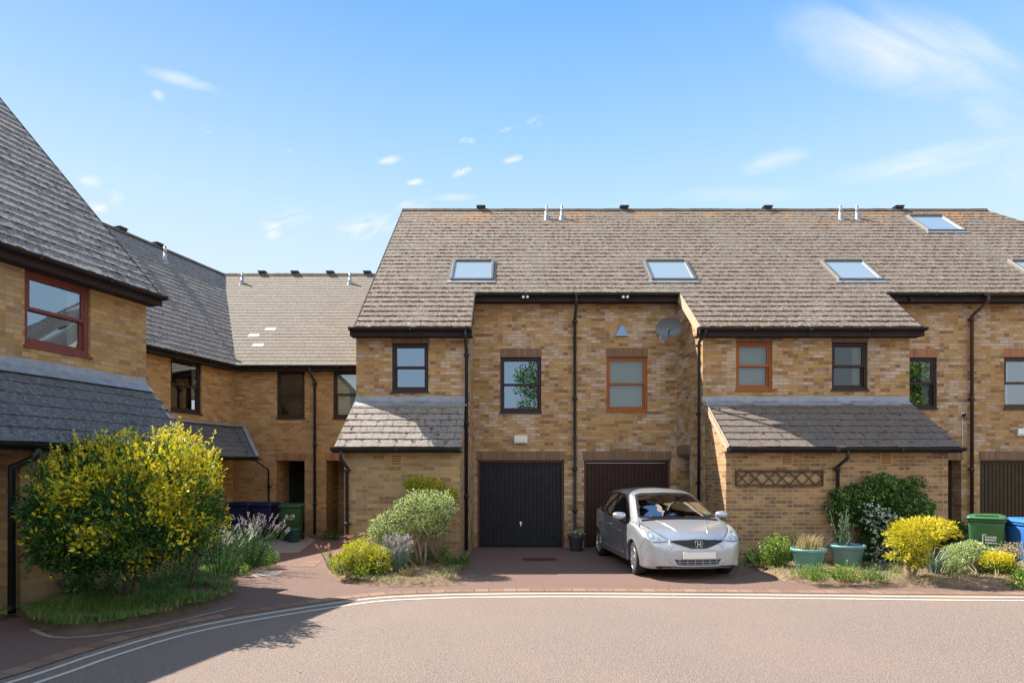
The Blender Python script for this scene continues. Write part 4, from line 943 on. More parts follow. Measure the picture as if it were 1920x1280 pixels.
def scatter(poly, n, cond=None):
    xs = [p[0] for p in poly]; ys = [p[1] for p in poly]; out = []
    while len(out) < n:
        x, y = random.uniform(min(xs), max(xs)), random.uniform(min(ys), max(ys))
        if inside(poly, x, y) and (cond is None or cond(x, y)): out.append((x, y, gz(x, y) - .01))
    return np.array(out)
def nz(p, f, s=0): return np.array([noise.noise(Vector(x) * f + Vector((s, s, s))) for x in p])

# the big golden shrub on the left corner, kept as one clipped bush on several trunks
SB = empty('golden_shrub', (-5.05, 8.25, .1), label='large green shrub with golden new shoots on the grass at the left corner', cat='shrub')
bl = [(-4.92, 7.95, 1.42, .84, .92, .80), (-5.38, 7.85, 1.38, .60, .8, .76), (-4.32, 7.95, 1.48, .48, .65, .80), (-4.85, 7.7, 1.12, .82, .7, .44), (-5.44, 7.6, 1.08, .44, .55, .56)]
p, o = crownpts(bl, 52000, 1, .26, .30)
top = (p[:, 2] - .9) / 1.3; pr = -.10 + 1.05 * top + 1.5 * nz(p, 2.3, 3) + .6 * nz(p, 6, 3) + .30 * (p[:, 0] + 4.8)
gold = RN.random(len(p)) < np.clip(pr, .02, .93)
mi = np.where(gold, np.where(RN.random(len(p)) < .72, 1, 2), np.where(RN.random(len(p)) < .55, 0, 3))
dr = o * .8 + RN.normal(size=p.shape) * .6 + np.array([0, 0, .5]) * np.where(gold, 1.2, .4)[:, None]
leaves('foliage', p, dr, RN.uniform(.03, .085, len(p)), mi, ['green', 'gold', 'lime', 'deep'], SB, .48)
# upright golden shoots breaking the outline
sp, sd, sm_ = [], [], []
for _ in range(330):
    b = bl[RN.integers(0, 3)]; d = unit(RN.normal(size=3) + np.array([0, -.3, 1.0])); c = np.array(b[:3]) + d * np.array(b[3:6]) * 1.0
    L = RN.uniform(.08, .24) * (1.6 if RN.random() < .12 else 1); ax = unit(d * .5 + np.array([RN.normal() * .25, RN.normal() * .25, 1])); k = int(L / .012); col = 1 if RN.random() < .62 + .25 * (c[0] + 5) else 0
    for j in range(k):
        q = c + ax * L * j / k; sp.append(q); sd.append(ax * .7 + RN.normal(size=3) * .7); sm_.append(col if j > k * .3 else RN.integers(0, 2))
leaves('new_shoots', np.array(sp), np.array(sd), .045, np.array(sm_), ['green', 'gold'], SB, .42)
tb = [G(250, 1122, .12), G(238, 1118, .12), G(330, 1100, .12), G(352, 1102, .12), G(205, 1105, .1)]
for i, b in enumerate(tb[:4]):
    mb = MB()
    t = Vector((b.x + (.02, -.15, .12, .3)[i], b.y + .12, 1.1)); mb.tube([b - Vector((0, 0, .1)), b.lerp(t, .3) + Vector((.02, 0, 0)), b.lerp(t, .65) - Vector((.03, 0, 0)), t], .05, 9, radii=[q_ * (1, 1, .5, .5)[i] for q_ in (.058, .042, .036, .022)]); mb.build('trunk', BARKM, SB)

def shrub(name, base, blobs, n, mi_fn, mats, label, cat, size=(.03, .055), seed=1, aspect=.5, trunk=None, shell=.3, up=.4, group=None, a=.16):
    e = empty(name, base, label=label, cat=cat, group=group); p, o = crownpts(blobs, n, seed, shell, a)
    leaves('foliage', p, o * .8 + RN.normal(size=p.shape) * .7 + np.array([0, 0, up]), RN.uniform(*size, len(p)), mi_fn(p), mats, e, aspect)
    if trunk:
        tips = [Vector(b[:3]) + Vector((0, 0, -.2 * b[5])) for b in blobs] + [Vector(b[:3]) + Vector((b[3] * .5 * random.uniform(-1, 1), b[4] * .4 * random.uniform(-1, 1), b[5] * .3)) for b in blobs]
        stems('trunk' if trunk > .02 else 'stem', base, tips, trunk, e, BARK, seed)
    return e
def rm(*w):   # random material with weights
    w = np.array(w) / sum(w); return lambda p: RN.choice(len(w), len(p), p=w)
def PB(px, py, d, rx, ry, rz): v = P(px, py, d); return (v.x, v.y, v.z, rx, ry, rz)   # crown lobe centred at a measured spot
# bed in front of the left lean-to
dV = 11.3
shrub('variegated_shrub', G(786, 1060, .1), [PB(790, 955, dV, .52, .5, .36), PB(735, 985, dV, .42, .4, .28), PB(825, 950, dV - .1, .30, .35, .28), PB(712, 1000, dV - .2, .22, .25, .2), PB(815, 985, dV, .26, .3, .18)], 17000,
      rm(.3, .68, .02), ['green', 'vari', 'gray'], 'variegated cream and green bush leaning over a bare crooked trunk by the left lean-to', 'shrub', (.028, .05), 2, .5, .04)
shrub('golden_conifer', (-1.35, 11.9, .1), [PB(800, 915, 12.05, .40, .22, .22), PB(838, 930, 12.0, .24, .22, .18), PB(778, 908, 12.05, .22, .2, .16)], 7000, rm(.25, .45, .3), ['green', 'gold', 'lime'],
      'yellow-green bush rising behind the variegated bush against the brick wall', 'shrub', (.03, .05), 3, .4, .025)
shrub('spiraea_bush', G(672, 1082, .05), [PB(675, 1040, 10.7, .34, .36, .27), PB(710, 1050, 10.6, .26, .3, .24), PB(645, 1055, 10.5, .2, .25, .18), PB(690, 1068, 10.4, .3, .25, .14)], 13000,
      lambda p: np.where(p[:, 2] > .32 + .08 * RN.normal(size=len(p)), RN.choice([0, 1], len(p), p=[.5, .5]), RN.choice([2, 1, 0], len(p), p=[.5, .3, .2])), ['gold', 'lime', 'green'],
      'low yellow-green bush with dusky pink flower heads at the path corner', 'shrub', (.025, .045), 4, .55, .012)
sb = bpy.data.objects['spiraea_bush']; c_ = []
for px, py in ((655, 1005), (680, 1000), (640, 1030), (670, 1035), (705, 1040), (648, 1015), (716, 1028), (690, 1018)):
    q = P(px, py, 10.45); c_.append(np.array(q) + RN.normal(size=(90, 3)) * np.array([.045, .04, .012]))
c_ = np.concatenate(c_); leaves('flower', c_, RN.normal(size=c_.shape) + np.array([0, 0, .6]), .014, 0, ['pink'], sb, .8)
def lavender(name, base, n, h, spread, label, cat='lavender', seed=1, flower='mauve', fol='gray', thick=.006, fl=.06, lean=(0, 0, 0), group=None):
    e = empty(name, base, label=label, cat=cat, group=group); rnd = random.Random(seed); LP, LD, FP, FD = [], [], [], []; mb = MB()
    for _ in range(n):
        a = rnd.random() * 6.28; r = spread * rnd.random() ** .6; b = Vector(base) + Vector((math.cos(a) * r * .25, math.sin(a) * r * .25, 0)); H = h * rnd.uniform(.65, 1.1)
        t = Vector(base) + Vector((math.cos(a) * r, math.sin(a) * r, H)) + Vector(lean) * H * rnd.uniform(.5, 1.2); m_ = b.lerp(t, .55) + Vector((0, 0, .08 * H))
        mb.tube([b, m_, t], .003, 4, radii=[.004, .003, .002], cap=False); dd = (t - m_).normalized()
        for j in range(24):
            k = rnd.uniform(.05, .8); q = b.lerp(m_, k * 1.8) if k < .5 else m_.lerp(t, (k - .5) * 2)
            LP.append(q + Vector((rnd.gauss(0, .012), rnd.gauss(0, .012), rnd.gauss(0, .012)))); LD.append((dd + Vector((rnd.gauss(0, .6), rnd.gauss(0, .6), rnd.gauss(0, .4)))))
        for j in range(16): FP.append(t + dd * fl * (j / 16 - .3) + Vector((rnd.gauss(0, thick), rnd.gauss(0, thick), 0))); FD.append(dd * .6 + Vector((rnd.gauss(0, .7), rnd.gauss(0, .7), .3)))
    mb.build('stem', LM['gray' if fol == 'gray' else 'green'], e); leaves('foliage', np.array(LP), np.array(LD), .035, 0, [fol], e, .22); leaves('flower', np.array(FP), np.array(FD), .018, 0, [flower], e, .7)
    return e
lavender('lavender_plant', G(748, 1078, .06), 110, .62, .26, 'grey-green lavender with mauve tips in front of the variegated bush', seed=2)
lavender('wild_flower', G(622, 1068, .03), 16, .42, .16, 'thin dry flower stalks leaning over the path beside the low yellow-green bush', 'wild flower', 5, 'pink', 'weed', .006, .05, (-.25, 0, 0))
# lavender and long grass by the left bins
lavender('lavender_plant', G(470, 1062, .1), 75, .85, .60, 'sprawling lavender with pale flower spikes in front of the dark blue bins', seed=7, flower='mauve', fol='deep', thick=.010, fl=.11, lean=(.18, -.1, 0))
lavender('lavender_plant', G(415, 1078, .1), 55, .80, .55, 'lavender clump with arching pale stalks beside the big golden shrub', seed=8, flower='white', fol='deep', thick=.007, fl=.10, lean=(.35, -.1, 0))
shrub('green_bush', (-5.2, 11.6, .1), [PB(445, 1030, 11.9, .55, .5, .42), PB(395, 1030, 11.3, .45, .5, .5), PB(490, 1045, 11.9, .3, .4, .28), PB(410, 1060, 10.9, .4, .4, .3)], 16000, rm(.4, .45, .15), ['deep', 'green', 'gray'],
      'dark feathery green bush behind the left lavender clump', 'shrub', (.03, .06), 6, .22, None, .4)
# right-hand bed
def climber(name, label, lobes, n, mats, w, size, aspect, y0=LY - .02, thick=.22, seed=1, cat='climbing plant', droop=.6):
    e = empty(name, (lobes[0][0], y0 - .05, .1), label=label, cat=cat); pts = []
    k = np.array([a * b for _, _, a, b in lobes]); cnt = (n * k / k.sum()).astype(int)
    for (x, z, rx, rz), c in zip(lobes, cnt):
        a = RN.random(c) * 6.283; r = np.sqrt(RN.random(c)) * (1 + .18 * np.sin(a * 5 + x) + .1 * np.sin(a * 11)); q = np.stack([x + np.cos(a) * r * rx, 0 * a, z + np.sin(a) * r * rz], 1)
        q[:, 1] = y0 - thick * RN.random(c) * np.sqrt(np.clip(1.2 - r ** 2, .06, 1)); pts.append(q)
    p = np.concatenate(pts); p = p[p[:, 2] > .08]
    leaves('foliage', p, RN.normal(size=p.shape) * .6 + np.array([0, -.5, -droop]), RN.uniform(*size, len(p)), rm(*w)(p), mats, e, aspect); return e, p
def wx(px): return (px - 960) * (LY - .15) / F
def wz(py): return EYE + (HZ - py) * (LY - .15) / F
wi, p = climber('wisteria', 'dark green wisteria with long leaflets spreading over the right lean-to wall', [(wx(1650), wz(925), .62, .26), (wx(1700), wz(950), .50, .34), (wx(1600), wz(930), .42, .22), (wx(1650), wz(900), .3, .14), (wx(1572), wz(955), .22, .25), (wx(1705), wz(905), .25, .12)], 8500, ['deep', 'green', 'weed'], (.28, .42, .30), (.06, .11), .30, thick=.45)
tips = [Vector((wx(a), LY - .1, wz(b))) for a, b in ((1600, 900), (1650, 890), (1700, 900), (1620, 930), (1735, 940), (1570, 960))]
stems('stem', (wx(1640), LY - .12, .1), tips, .018, wi, BARKD, 4, .05)
ja, p = climber('star_jasmine', 'dark glossy jasmine covered in small white flowers below the wisteria', [(wx(1640), wz(990), .42, .45), (wx(1615), wz(960), .3, .3), (wx(1670), wz(1005), .32, .4), (wx(1640), wz(1035), .42, .2)], 10000, ['deep', 'green'], (.85, .15), (.035, .06), .5, y0=LY - .22, thick=.35, droop=.3)
q = p[(RN.random(len(p)) < .06) & (p[:, 1] < LY - .38)]; q = np.repeat(q, 6, 0) + RN.normal(size=(len(q) * 6, 3)) * .012 + np.array([0, -.09, 0]); leaves('flower', q, RN.normal(size=q.shape) + np.array([0, -.6, .2]), .032, 0, ['white'], ja, .7)
# golden conifer on a twisted trunk
gc = empty('golden_conifer', G(1712, 1084, .08), label='bright golden conifer clipped to a mushroom shape on a twisted pale trunk', cat='conifer')
dG = 10.3
bl = [PB(1722, 995, dG, .44, .42, .20), PB(1705, 1012, dG - .1, .30, .3, .22), PB(1755, 988, dG, .26, .3, .13), PB(1715, 1040, dG - .1, .16, .2, .20), PB(1685, 1042, dG - .15, .20, .15, .06)]
p, o = crownpts(bl, 12000, 9, .3, .34)
leaves('foliage', p, o * .9 + RN.normal(size=p.shape) * .35 * np.array([1, 1, .4]) + np.array([0, 0, .12]), RN.uniform(.04, .075, len(p)), np.where(RN.random(len(p)) < np.clip(.7 + (p[:, 2] - .7) * .6, .3, .95), 0, np.where(RN.random(len(p)) < .5, 1, 2)), ['gold', 'lime', 'green'], gc, .24)
b = G(1712, 1084, .08); mb = MB()
mb.tube([b - Vector((0, 0, .1)), b + Vector((-.05, .06, .10)), b + Vector((-.06, .08, .22)), b + Vector((.02, .10, .40)), b + Vector((.05, .12, .60))], .05, 9, radii=[.075, .055, .042, .035, .02])
mb.tube([b + Vector((0, .03, 0)), b + Vector((.10, .08, .12)), b + Vector((.20, .10, .35)), b + Vector((.32, .12, .60))], .03, 7, radii=[.04, .028, .02, .012]); mb.build('trunk', BARK, gc)
shrub('variegated_shrub', G(1835, 1086, .06), [PB(1800, 1045, 10.85, .31, .3, .26), PB(1840, 1050, 10.8, .31, .3, .25), PB(1790, 1062, 10.7, .2, .22, .18), PB(1822, 1028, 10.9, .2, .22, .14)], 11000, rm(.16, .8, .04), ['green', 'vari', 'gray'],
      'rounded cream-edged bush in front of the green wheelie bin at the right', 'shrub', (.026, .045), 12, .55, .014)
shrub('golden_shrub', G(1868, 1088, .06), [PB(1870, 1052, 10.45, .26, .25, .16), PB(1880, 1065, 10.4, .20, .22, .14)], 5500, lambda p: np.where(p[:, 2] > .30 + .06 * RN.normal(size=len(p)), 0, 1 + (RN.random(len(p)) < .5)), ['gold', 'lime', 'green'],
      'small golden bush between the cream-edged bush and the beige bush', 'shrub', (.03, .05), 13, .4, .012)
shrub('heather_bush', (9.35, 10.6, .06), [PB(1900, 1050, 10.9, .40, .4, .33), PB(1950, 1050, 10.9, .40, .4, .34), PB(1905, 1075, 10.5, .3, .3, .2), PB(1870, 1030, 11.2, .22, .25, .2)], 17000, rm(.9, .1), ['beige', 'weed'],
      'large beige dried-flower bush at the right edge in front of the blue bin', 'shrub', (.022, .04), 14, .5, .014, .25)
shrub('green_bush', (10.5, 9.9, .06), [PB(1935, 1085, 9.9, .3, .25, .16), PB(1918, 1095, 9.7, .16, .14, .1)], 3500, rm(.6, .4), ['green', 'lime'], 'low dark green bush at the very right edge below the beige bush', 'shrub', (.03, .05), 15, .5, .01)
shrub('green_bush', (wx(1785), 12.2, .08), [PB(1790, 1000, 12.3, .26, .22, .26), PB(1775, 1010, 12.2, .2, .2, .2)], 3500, rm(.7, .3), ['deep', 'green'], 'dark green bush in the shaded corner beside the doorway, left of the green bin', 'shrub', (.035, .06), 16, .45, .012)
e = empty('iris_clump', G(1752, 1078, .08), label='grey-green sword-leaved clump right of the golden conifer trunk', cat='iris')
c = np.array(G(1752, 1078, .06)); pp_ = c + RN.normal(size=(60, 3)) * np.array([.05, .05, 0]); blades(pp_, .48, .75, .035, 0, ['gray'], 'foliage', e, dirn=(.35, -.2, 0))
# weeds and self-seeded greenery: countable clumps in front, each one a plant
def weedplant(px, py, n, r, h, mats, w, label, seed, size=(.03, .06), name='leafy_weed', aspect=.4, cat='weed', z=.08):
    b = G(px, py, z); rnd = random.Random(seed); e = empty(name, b, label=label, cat=cat, group='self-seeded weeds in the flower beds'); PP, DD = [], []; mb = MB()
    for _ in range(n):
        a = rnd.random() * 6.28; rr = r * rnd.random() ** .5; H = h * rnd.uniform(.5, 1.1) * (1 - .4 * (rr / r) ** 2); q0 = b + Vector((math.cos(a) * rr * .7, math.sin(a) * rr * .55, 0)); q1 = b + Vector((math.cos(a) * rr * 1.15, math.sin(a) * rr * .8, H))
        mb.tube([q0, q0.lerp(q1, .5) + Vector((0, 0, .03)), q1], .003, 4, radii=[.005, .004, .002], cap=False)
        for j in range(int(30 * H / .3)):
            k = rnd.uniform(.12, 1.02); PP.append(q0.lerp(q1, k) + Vector((rnd.gauss(0, .018), rnd.gauss(0, .018), rnd.gauss(0, .01)))); DD.append(Vector((rnd.gauss(0, .8), rnd.gauss(0, .8), rnd.gauss(.25, .4))))
    mb.build('stem', LM['weed'], e); PP = np.array(PP); leaves('foliage', PP, np.array(DD), RN.uniform(*size, len(PP)), rm(*w)(PP), mats, e, aspect)
weedplant(1452, 1062, 80, .30, .62, ['weed', 'lime', 'green'], (.5, .2, .3), 'tall bright green weed beside the front of the car', 1)
weedplant(1486, 1052, 60, .28, .62, ['weed', 'lime', 'green'], (.6, .2, .2), 'feathery light green weed behind the nearer teal pot', 2, (.03, .05), aspect=.25)
weedplant(1418, 1058, 34, .2, .34, ['green', 'deep'], (.6, .4), 'low dark weed at the kerb next to the car', 3)
weedplant(1530, 1088, 55, .26, .30, ['weed', 'green', 'lime'], (.5, .3, .2), 'weed with fine leaves in front of the nearer teal pot', 4, (.02, .035))
weedplant(1590, 1088, 60, .30, .30, ['lime', 'weed', 'green'], (.3, .4, .3), 'bright weed patch in front of the further teal pot', 5, (.025, .045))
weedplant(1640, 1088, 42, .24, .26, ['gray', 'green', 'weed'], (.3, .4, .3), 'greyer weed left of the golden conifer trunk', 6, (.02, .04))
weedplant(1680, 1075, 16, .16, .20, ['dry', 'weed'], (.5, .5), 'thin straw-coloured weed just left of the golden conifer trunk', 7, (.02, .03))
weedplant(1500, 1078, 26, .2, .2, ['weed', 'dry'], (.7, .3), 'small weed at the bed edge left of the nearer teal pot', 8, (.02, .035))
weedplant(838, 1062, 16, .10, .48, ['green', 'weed'], (.6, .4), 'slim upright weed by the wall corner left of the charcoal garage door', 9)
weedplant(860, 1060, 30, .22, .22, ['deep', 'green'], (.5, .5), 'dark low weed at the foot of the garage-side downpipe', 10)
weedplant(800, 1050, 30, .26, .26, ['deep', 'green'], (.6, .4), 'shaded green weed behind the crooked trunk', 11)
weedplant(765, 1082, 14, .12, .22, ['red', 'lime'], (.7, .3), 'small red-leaved seedling below the lavender', 12, (.02, .035))
weedplant(620, 1012, 30, .25, .30, ['deep', 'green'], (.6, .4), 'dark weed at the passage entrance by the left lean-to', 13, z=0)
weedplant(505, 1058, 26, .18, .34, ['green', 'weed'], (.6, .4), 'green weed at the path edge beside the lavender', 14, (.03, .05))
weedplant(458, 1078, 10, .07, .22, ['weed', 'lime'], (.6, .4), 'small bright seedling in the sunlit corner of the grass bed', 15, (.03, .05), z=.03)
weedplant(1000, 1035, 1, .02, .05, ['green'], (1,), 'tiny seedling in the drive', 16) if False else None
weedplant(1060, 1019, 10, .08, .14, ['deep', 'green'], (.5, .5), 'little weed at the corner of the charcoal garage door', 17, z=0)
weedplant(345, 1095, 50, .28, .60, ['gray', 'dry', 'green'], (.4, .2, .4), 'pale wispy weed under the right side of the big golden shrub', 18, (.02, .035))
weedplant(160, 1120, 70, .4, .45, ['deep', 'green'], (.7, .3), 'dark undergrowth weed below the left side of the big golden shrub', 19)
weedplant(70, 1115, 50, .35, .8, ['deep', 'green'], (.7, .3), 'dark weed against the wall at the left edge', 20)

# grass and ground cover (uncountable)
PL = BEDS['L'][0]; p = scatter(PL, 24000, lambda x, y: y < 12.5 and noise.noise(Vector((x * 1.4, y * 1.4, 0))) > -.35 - .4 * (y < 8.6))
dryer = np.clip(.12 + .5 * nz(p, .9, 4), 0, .5); tt = blades(p, .06 + .16 * np.clip(nz(p, 1.6, 2) + .25, 0, 1), 1.1, .007, np.where(RN.random(len(p)) < dryer, 1, 0), ['grass', 'dry'], 'grass')
tag(tt, 'long uncut grass under the big golden shrub', 'grass', kind='stuff')
PA = BEDS['A'][0]; p = scatter(PA, 5200, lambda x, y: noise.noise(Vector((x * 2.2, y * 2.2, 5))) > -.1 or x < -2.6)
tt = blades(p, .07, 1.4, .007, np.where(RN.random(len(p)) < .62, 1, 0), ['grass', 'dry'], 'grass'); tag(tt, 'thin dry grass and moss in the bed beside the path', 'grass', kind='stuff')
PR = BEDS['R'][0]; p = scatter(PR, 7000, lambda x, y: noise.noise(Vector((x * 2.0, y * 2.0, 9))) > .02 - .25 * (x < 6.2) and x < 11)
tt = blades(p, .07, 1.5, .007, np.where(RN.random(len(p)) < .55, 1, 0), ['grass', 'dry'], 'grass'); tag(tt, 'sparse dry grass on the soil of the right-hand bed', 'grass', kind='stuff')
def litter(name, p, size, cols, label):
    m = leafmat('litter_' + name, cols, .1); LM[name] = m
    o = leaves(name, p, RN.normal(size=p.shape) * np.array([1, 1, .12]), size, 0, [name], None, .6); tag(o, label, 'leaf litter', kind='stuff')
pts = np.concatenate([scatter(PA, 1500), scatter(PR, 4200, lambda x, y: x < 11), scatter(PL, 1200, lambda x, y: y < 11)]); pts[:, 2] += .018
litter('leaf_litter', pts, RN.uniform(.012, .035, len(pts)), [(.20, .11, .05), (.38, .24, .12), (.10, .06, .04), (.45, .34, .2)], 'fallen leaves and twigs scattered over the soil of the beds')
# debris along the kerb
ln = np.array([tuple(line[RN.integers(0, len(line))]) for _ in range(2200)]); ln[:, 1] += RN.uniform(.12, .75, len(ln)) * 1.0; ln[:, 0] += RN.normal(size=len(ln)) * .1; ln[:, 2] = .012
ln = ln[(np.array([noise.noise(Vector(x) * .9) for x in ln]) > -.05)]
litter('kerb_debris', ln, RN.uniform(.008, .022, len(ln)), [(.20, .12, .06), (.12, .12, .04), (.34, .24, .14)], 'crumbs of soil and dead leaf along the paved kerb')
# green moss growing in the path edge
rdm = G(552, 1262, .006); q = leaves('fallen_leaf', np.array([rdm, rdm + Vector((.02, .01, 0))]), np.array([(1, .2, .1), (.6, .8, .2)]), .05, 0, ['dry'], None, .6); tag(q, 'single curled dead leaf lying on the road', 'leaf')

# trees across the road, seen only as reflections in the panes
def bigtree(x, y, H, r, seed, label):
    e = empty('broadleaf_tree', (x, y, 0), label=label, cat='tree', group='trees across the road'); rnd = random.Random(seed)
    bls = [(x + rnd.gauss(0, r * .45), y + rnd.gauss(0, r * .35), H * rnd.uniform(.5, .88), r * rnd.uniform(.4, .6), r * rnd.uniform(.4, .6), r * rnd.uniform(.3, .45)) for _ in range(11)]
    p, o = crownpts(bls, 30000, seed, .3, .2); leaves('crown', p, o + RN.normal(size=p.shape), RN.uniform(.10, .2, len(p)), rm(.85, .15)(p), ['green', 'lime'], e, .6)
    mb = MB(); mb.tube([(x, y, 0), (x + .1, y, H * .3), (x, y, H * .6)], .3, 10, radii=[.35, .25, .12])
    for b in bls: mb.tube([(x, y, H * .35), Vector((x, y, H * .35)).lerp(Vector(b[:3]), .5) + Vector((0, 0, -.3)), b[:3]], .1, 6, radii=[.12, .08, .03])
    mb.build('trunk', BARKD, e)
bigtree(3.5, -14, 9.8, 3.1, 31, 'round green tree across the road mirrored in the window over the charcoal garage')
bigtree(27.2, -13, 10, 2.8, 32, 'broad green tree across the road mirrored in the right-hand windows')
# ------------------------------------------------------------------ bins, pots, fittings
def text_mesh(s, size, M_, name, m, par, th=.002, sp=1.0):
    cu = bpy.data.curves.new(name, 'FONT'); cu.body = s; cu.size = size; cu.extrude = th; cu.align_x = 'CENTER'; cu.offset = size * .02
    o = bpy.data.objects.new(name, cu); COL.objects.link(o); dg = bpy.context.evaluated_depsgraph_get(); me = bpy.data.meshes.new_from_object(o.evaluated_get(dg)); bpy.data.objects.remove(o)
    me.materials.clear(); me.transform(M_ @ Matrix.Rotation(R(90), 4, 'X')); return link(name, me, m, par)
def wheelie(x, y, rz, col, label, z=0, text=None, mark=0, h=1.0, panel=False):
    mt = grained(col + '_bin_plastic', *{'navy': ((.008, .012, .055), (.014, .020, .085)), 'green': ((.018, .075, .03), (.03, .11, .045)), 'blue': ((.03, .13, .42), (.045, .17, .50)), 'lgreen': ((.035, .115, .04), (.05, .145, .055))}[col], 5, .42) if col + '_b' not in M else M[col + '_b']; M[col + '_b'] = mt
    e = empty('wheelie_bin', (x, y, z), rz, label=label, cat='wheelie bin', group='wheelie bins'); X = Matrix.LocRotScale(Vector((x, y, z)), e.rotation_euler, Vector((1, 1, 1)))
    def loft(mb, secs):   # (z, halfx, y0, y1, corner)
        rings = []
        for zz, hx, y0, y1, c in secs:
            pts = []
            for cx, cy, a0 in ((hx - c, y0 + c, -90), (hx - c, y1 - c, 0), (-hx + c, y1 - c, 90), (-hx + c, y0 + c, 180)):
                for k in range(4): a = R(a0 + k * 30); pts.append((cx + c * math.cos(a), cy + c * math.sin(a), zz))
            rings.append([mb.bm.verts.new(mb.M @ Vector(q)) for q in pts])
        n = len(rings[0])
        for A_, B_ in zip(rings, rings[1:]):
            for k in range(n): f = mb.bm.faces.new((A_[k], A_[(k + 1) % n], B_[(k + 1) % n], B_[k])); f.smooth = True
        mb.bm.faces.new(rings[0][::-1]); mb.bm.faces.new(rings[-1])
    b = MB(X); loft(b, [(.04, .215, -.20, .24, .04), (.06, .225, -.21, .25, .05), (h * .80, .265, -.30, .28, .05), (h * .86, .27, -.31, .285, .05)]); body = b.build('body', mt, e)
    b = MB(X); loft(b, [(h * .86, .285, -.33, .30, .05), (h * .905, .29, -.335, .305, .05)]); b.build('rim', mt, e)
    b = MB(X); loft(b, [(h * .91, .30, -.36, .30, .06), (h * .935, .30, -.36, .31, .06), (h * .965, .275, -.32, .32, .07), (h * .985, .20, -.20, .26, .06)])
    b.box(-.16, .16, -.33, .05, h * .966, h * .988); lid = b.build('lid', mt, e)
    b = MB(X); b.tube([(-.26, .36, h * .93), (.26, .36, h * .93)], .018, 8); b.bar((-.2, .29, h * .90), (-.2, .36, h * .93), .04, .03); b.bar((.2, .29, h * .90), (.2, .36, h * .93), .04, .03); b.build('handle', mt, e)
    for sx in (-1, 1):
        b = MB(X @ Matrix.Translation((sx * .25, .22, .10)) @ Matrix.Rotation(R(90), 4, 'Y')); b.lathe([(.001, -.03), (.085, -.03), (.10, -.02), (.10, .02), (.085, .03), (.001, .03)], 20); b.build('wheel', M['black'], e)
    tilt = X @ Matrix.Translation((0, -.312, 0)) @ Matrix.Rotation(math.atan(.075 / .74), 4, 'X')
    def at(xx, zz): return X @ Matrix.Translation((xx, -.21 - (zz - .06) * .09 / (h * .8 - .06) - .004, zz)) @ Matrix.Rotation(R(6.9), 4, 'X')
    if text: text_mesh(text, .13, at(0, h * .62), 'number', M['white'], body)
    if mark:
        b = MB(at(0, h * .58)); 
        for i, w in enumerate((.16, .12, .15)[:mark]): b.box(-w / 2, w / 2, -.003, 0, -.03 * i - .008, -.03 * i + .004)
        b.build('small_print', M['white'], body)
    if panel:
        b = MB(at(.04, h * .55)); b.box(-.10, -.085, -.003, 0, -.17, .09); b.box(-.085, -.04, -.003, 0, .075, .09); b.box(-.085, .12, -.003, 0, -.17, -.155)
        rr = random.Random(4)
        for r_ in range(3):
            xx = -.06
            while xx < .10: w = rr.uniform(.01, .03); b.box(xx, xx + w, -.003, 0, .02 - .05 * r_, .055 - .05 * r_ - .012 * (r_ == 2)); xx += w + .008
        b.build('council_mark', M['white'], body)
    return e
wheelie(-7.35, 16.75, R(4), 'navy', 'dark blue wheelie bin furthest left, half hidden by the lavender', h=1.03)
wheelie(-6.63, 16.55, R(-3), 'navy', 'dark blue wheelie bin with a white number, next to the dark green bin', text='19', mark=3, h=1.03)
wheelie(-5.90, 16.45, R(10), 'green', 'dark green wheelie bin standing beside the downpipe with the food caddy in front', text='3-18', mark=1, h=1.0)
bg_ = G(1846, 1062, .05); wheelie(8.78, 11.35, R(-38), 'lgreen', 'mid-green wheelie bin with a white mark at the right beside the blue bin', z=.08, panel=True, h=1.0)
wheelie(9.25, 10.95, R(-8), 'blue', 'bright blue wheelie bin at the right edge behind the beige bush', z=.06, h=.98)
cd = empty('food_caddy', (-5.68, 15.98, 0), label='small dark green food waste caddy in front of the green wheelie bin', cat='food caddy')
b = MB(Matrix.Translation((-5.68, 15.98, 0))); b.lathe([(.001, .0), (.13, .0), (.14, .02), (.165, .30), (.17, .31)], 4 * 5); M['caddy'] = mat('caddy_plastic', (.012, .07, .055), .4); b.build('body', M['caddy'], cd)
b = MB(Matrix.Translation((-5.68, 15.98, 0))); b.lathe([(.185, .31), (.19, .33), (.17, .36), (.08, .375), (.001, .378)], 20); b.build('lid', M['caddy'], cd)
b = MB(Matrix.Translation((-5.68, 15.98, 0))); b.tube([(-.18, 0, .29), (-.185, -.08, .24), (-.1, -.19, .18), (.1, -.19, .18), (.185, -.08, .24), (.18, 0, .29)], .008, 6); b.build('handle', M['caddy'], cd)

def pot(name, x, y, z, r, h, mt, label, fill='soil'):
    e = empty(name, (x, y, z), label=label, cat='plant pot')
    b = MB(); b.lathe([(.001, 0), (r * .62, 0), (r * .66, .01), (r * .90, h * .84), (r * .92, h * .85), (r, h * .87), (r * 1.02, h * .97), (r, h), (r * .93, h), (r * .90, h * .9), (r * .88, h * .84)], 36, (x, y, z)); b.build('body', mt, e)
    b = MB(); b.lathe([(r * .89, h * .88), (r * .5, h * .90), (.001, h * .91)], 20, (x, y, z)); b.build('compost', M['soil_dark'], e); return e
TEAL = grained('teal_glazed_plastic', (.10, .29, .29), (.15, .36, .36), 4, .38, .5); TEAL2 = grained('faded_teal_plastic', (.11, .26, .28), (.16, .32, .34), 4, .4, .5)
DG = grained('dark_grey_pot', (.045, .05, .06), (.07, .075, .085), 5, .5)
def pot_at(px, ytop, w, d): c = P(px, ytop, d); return c.x, w * d / F / 2, c.z
x, r, zt = pot_at(1516, 1027, 62, 10.9); pot('plant_pot', x, 10.9, .08, r, zt - .08, TEAL, 'teal pot nearer the car holding straw-coloured dried grass')
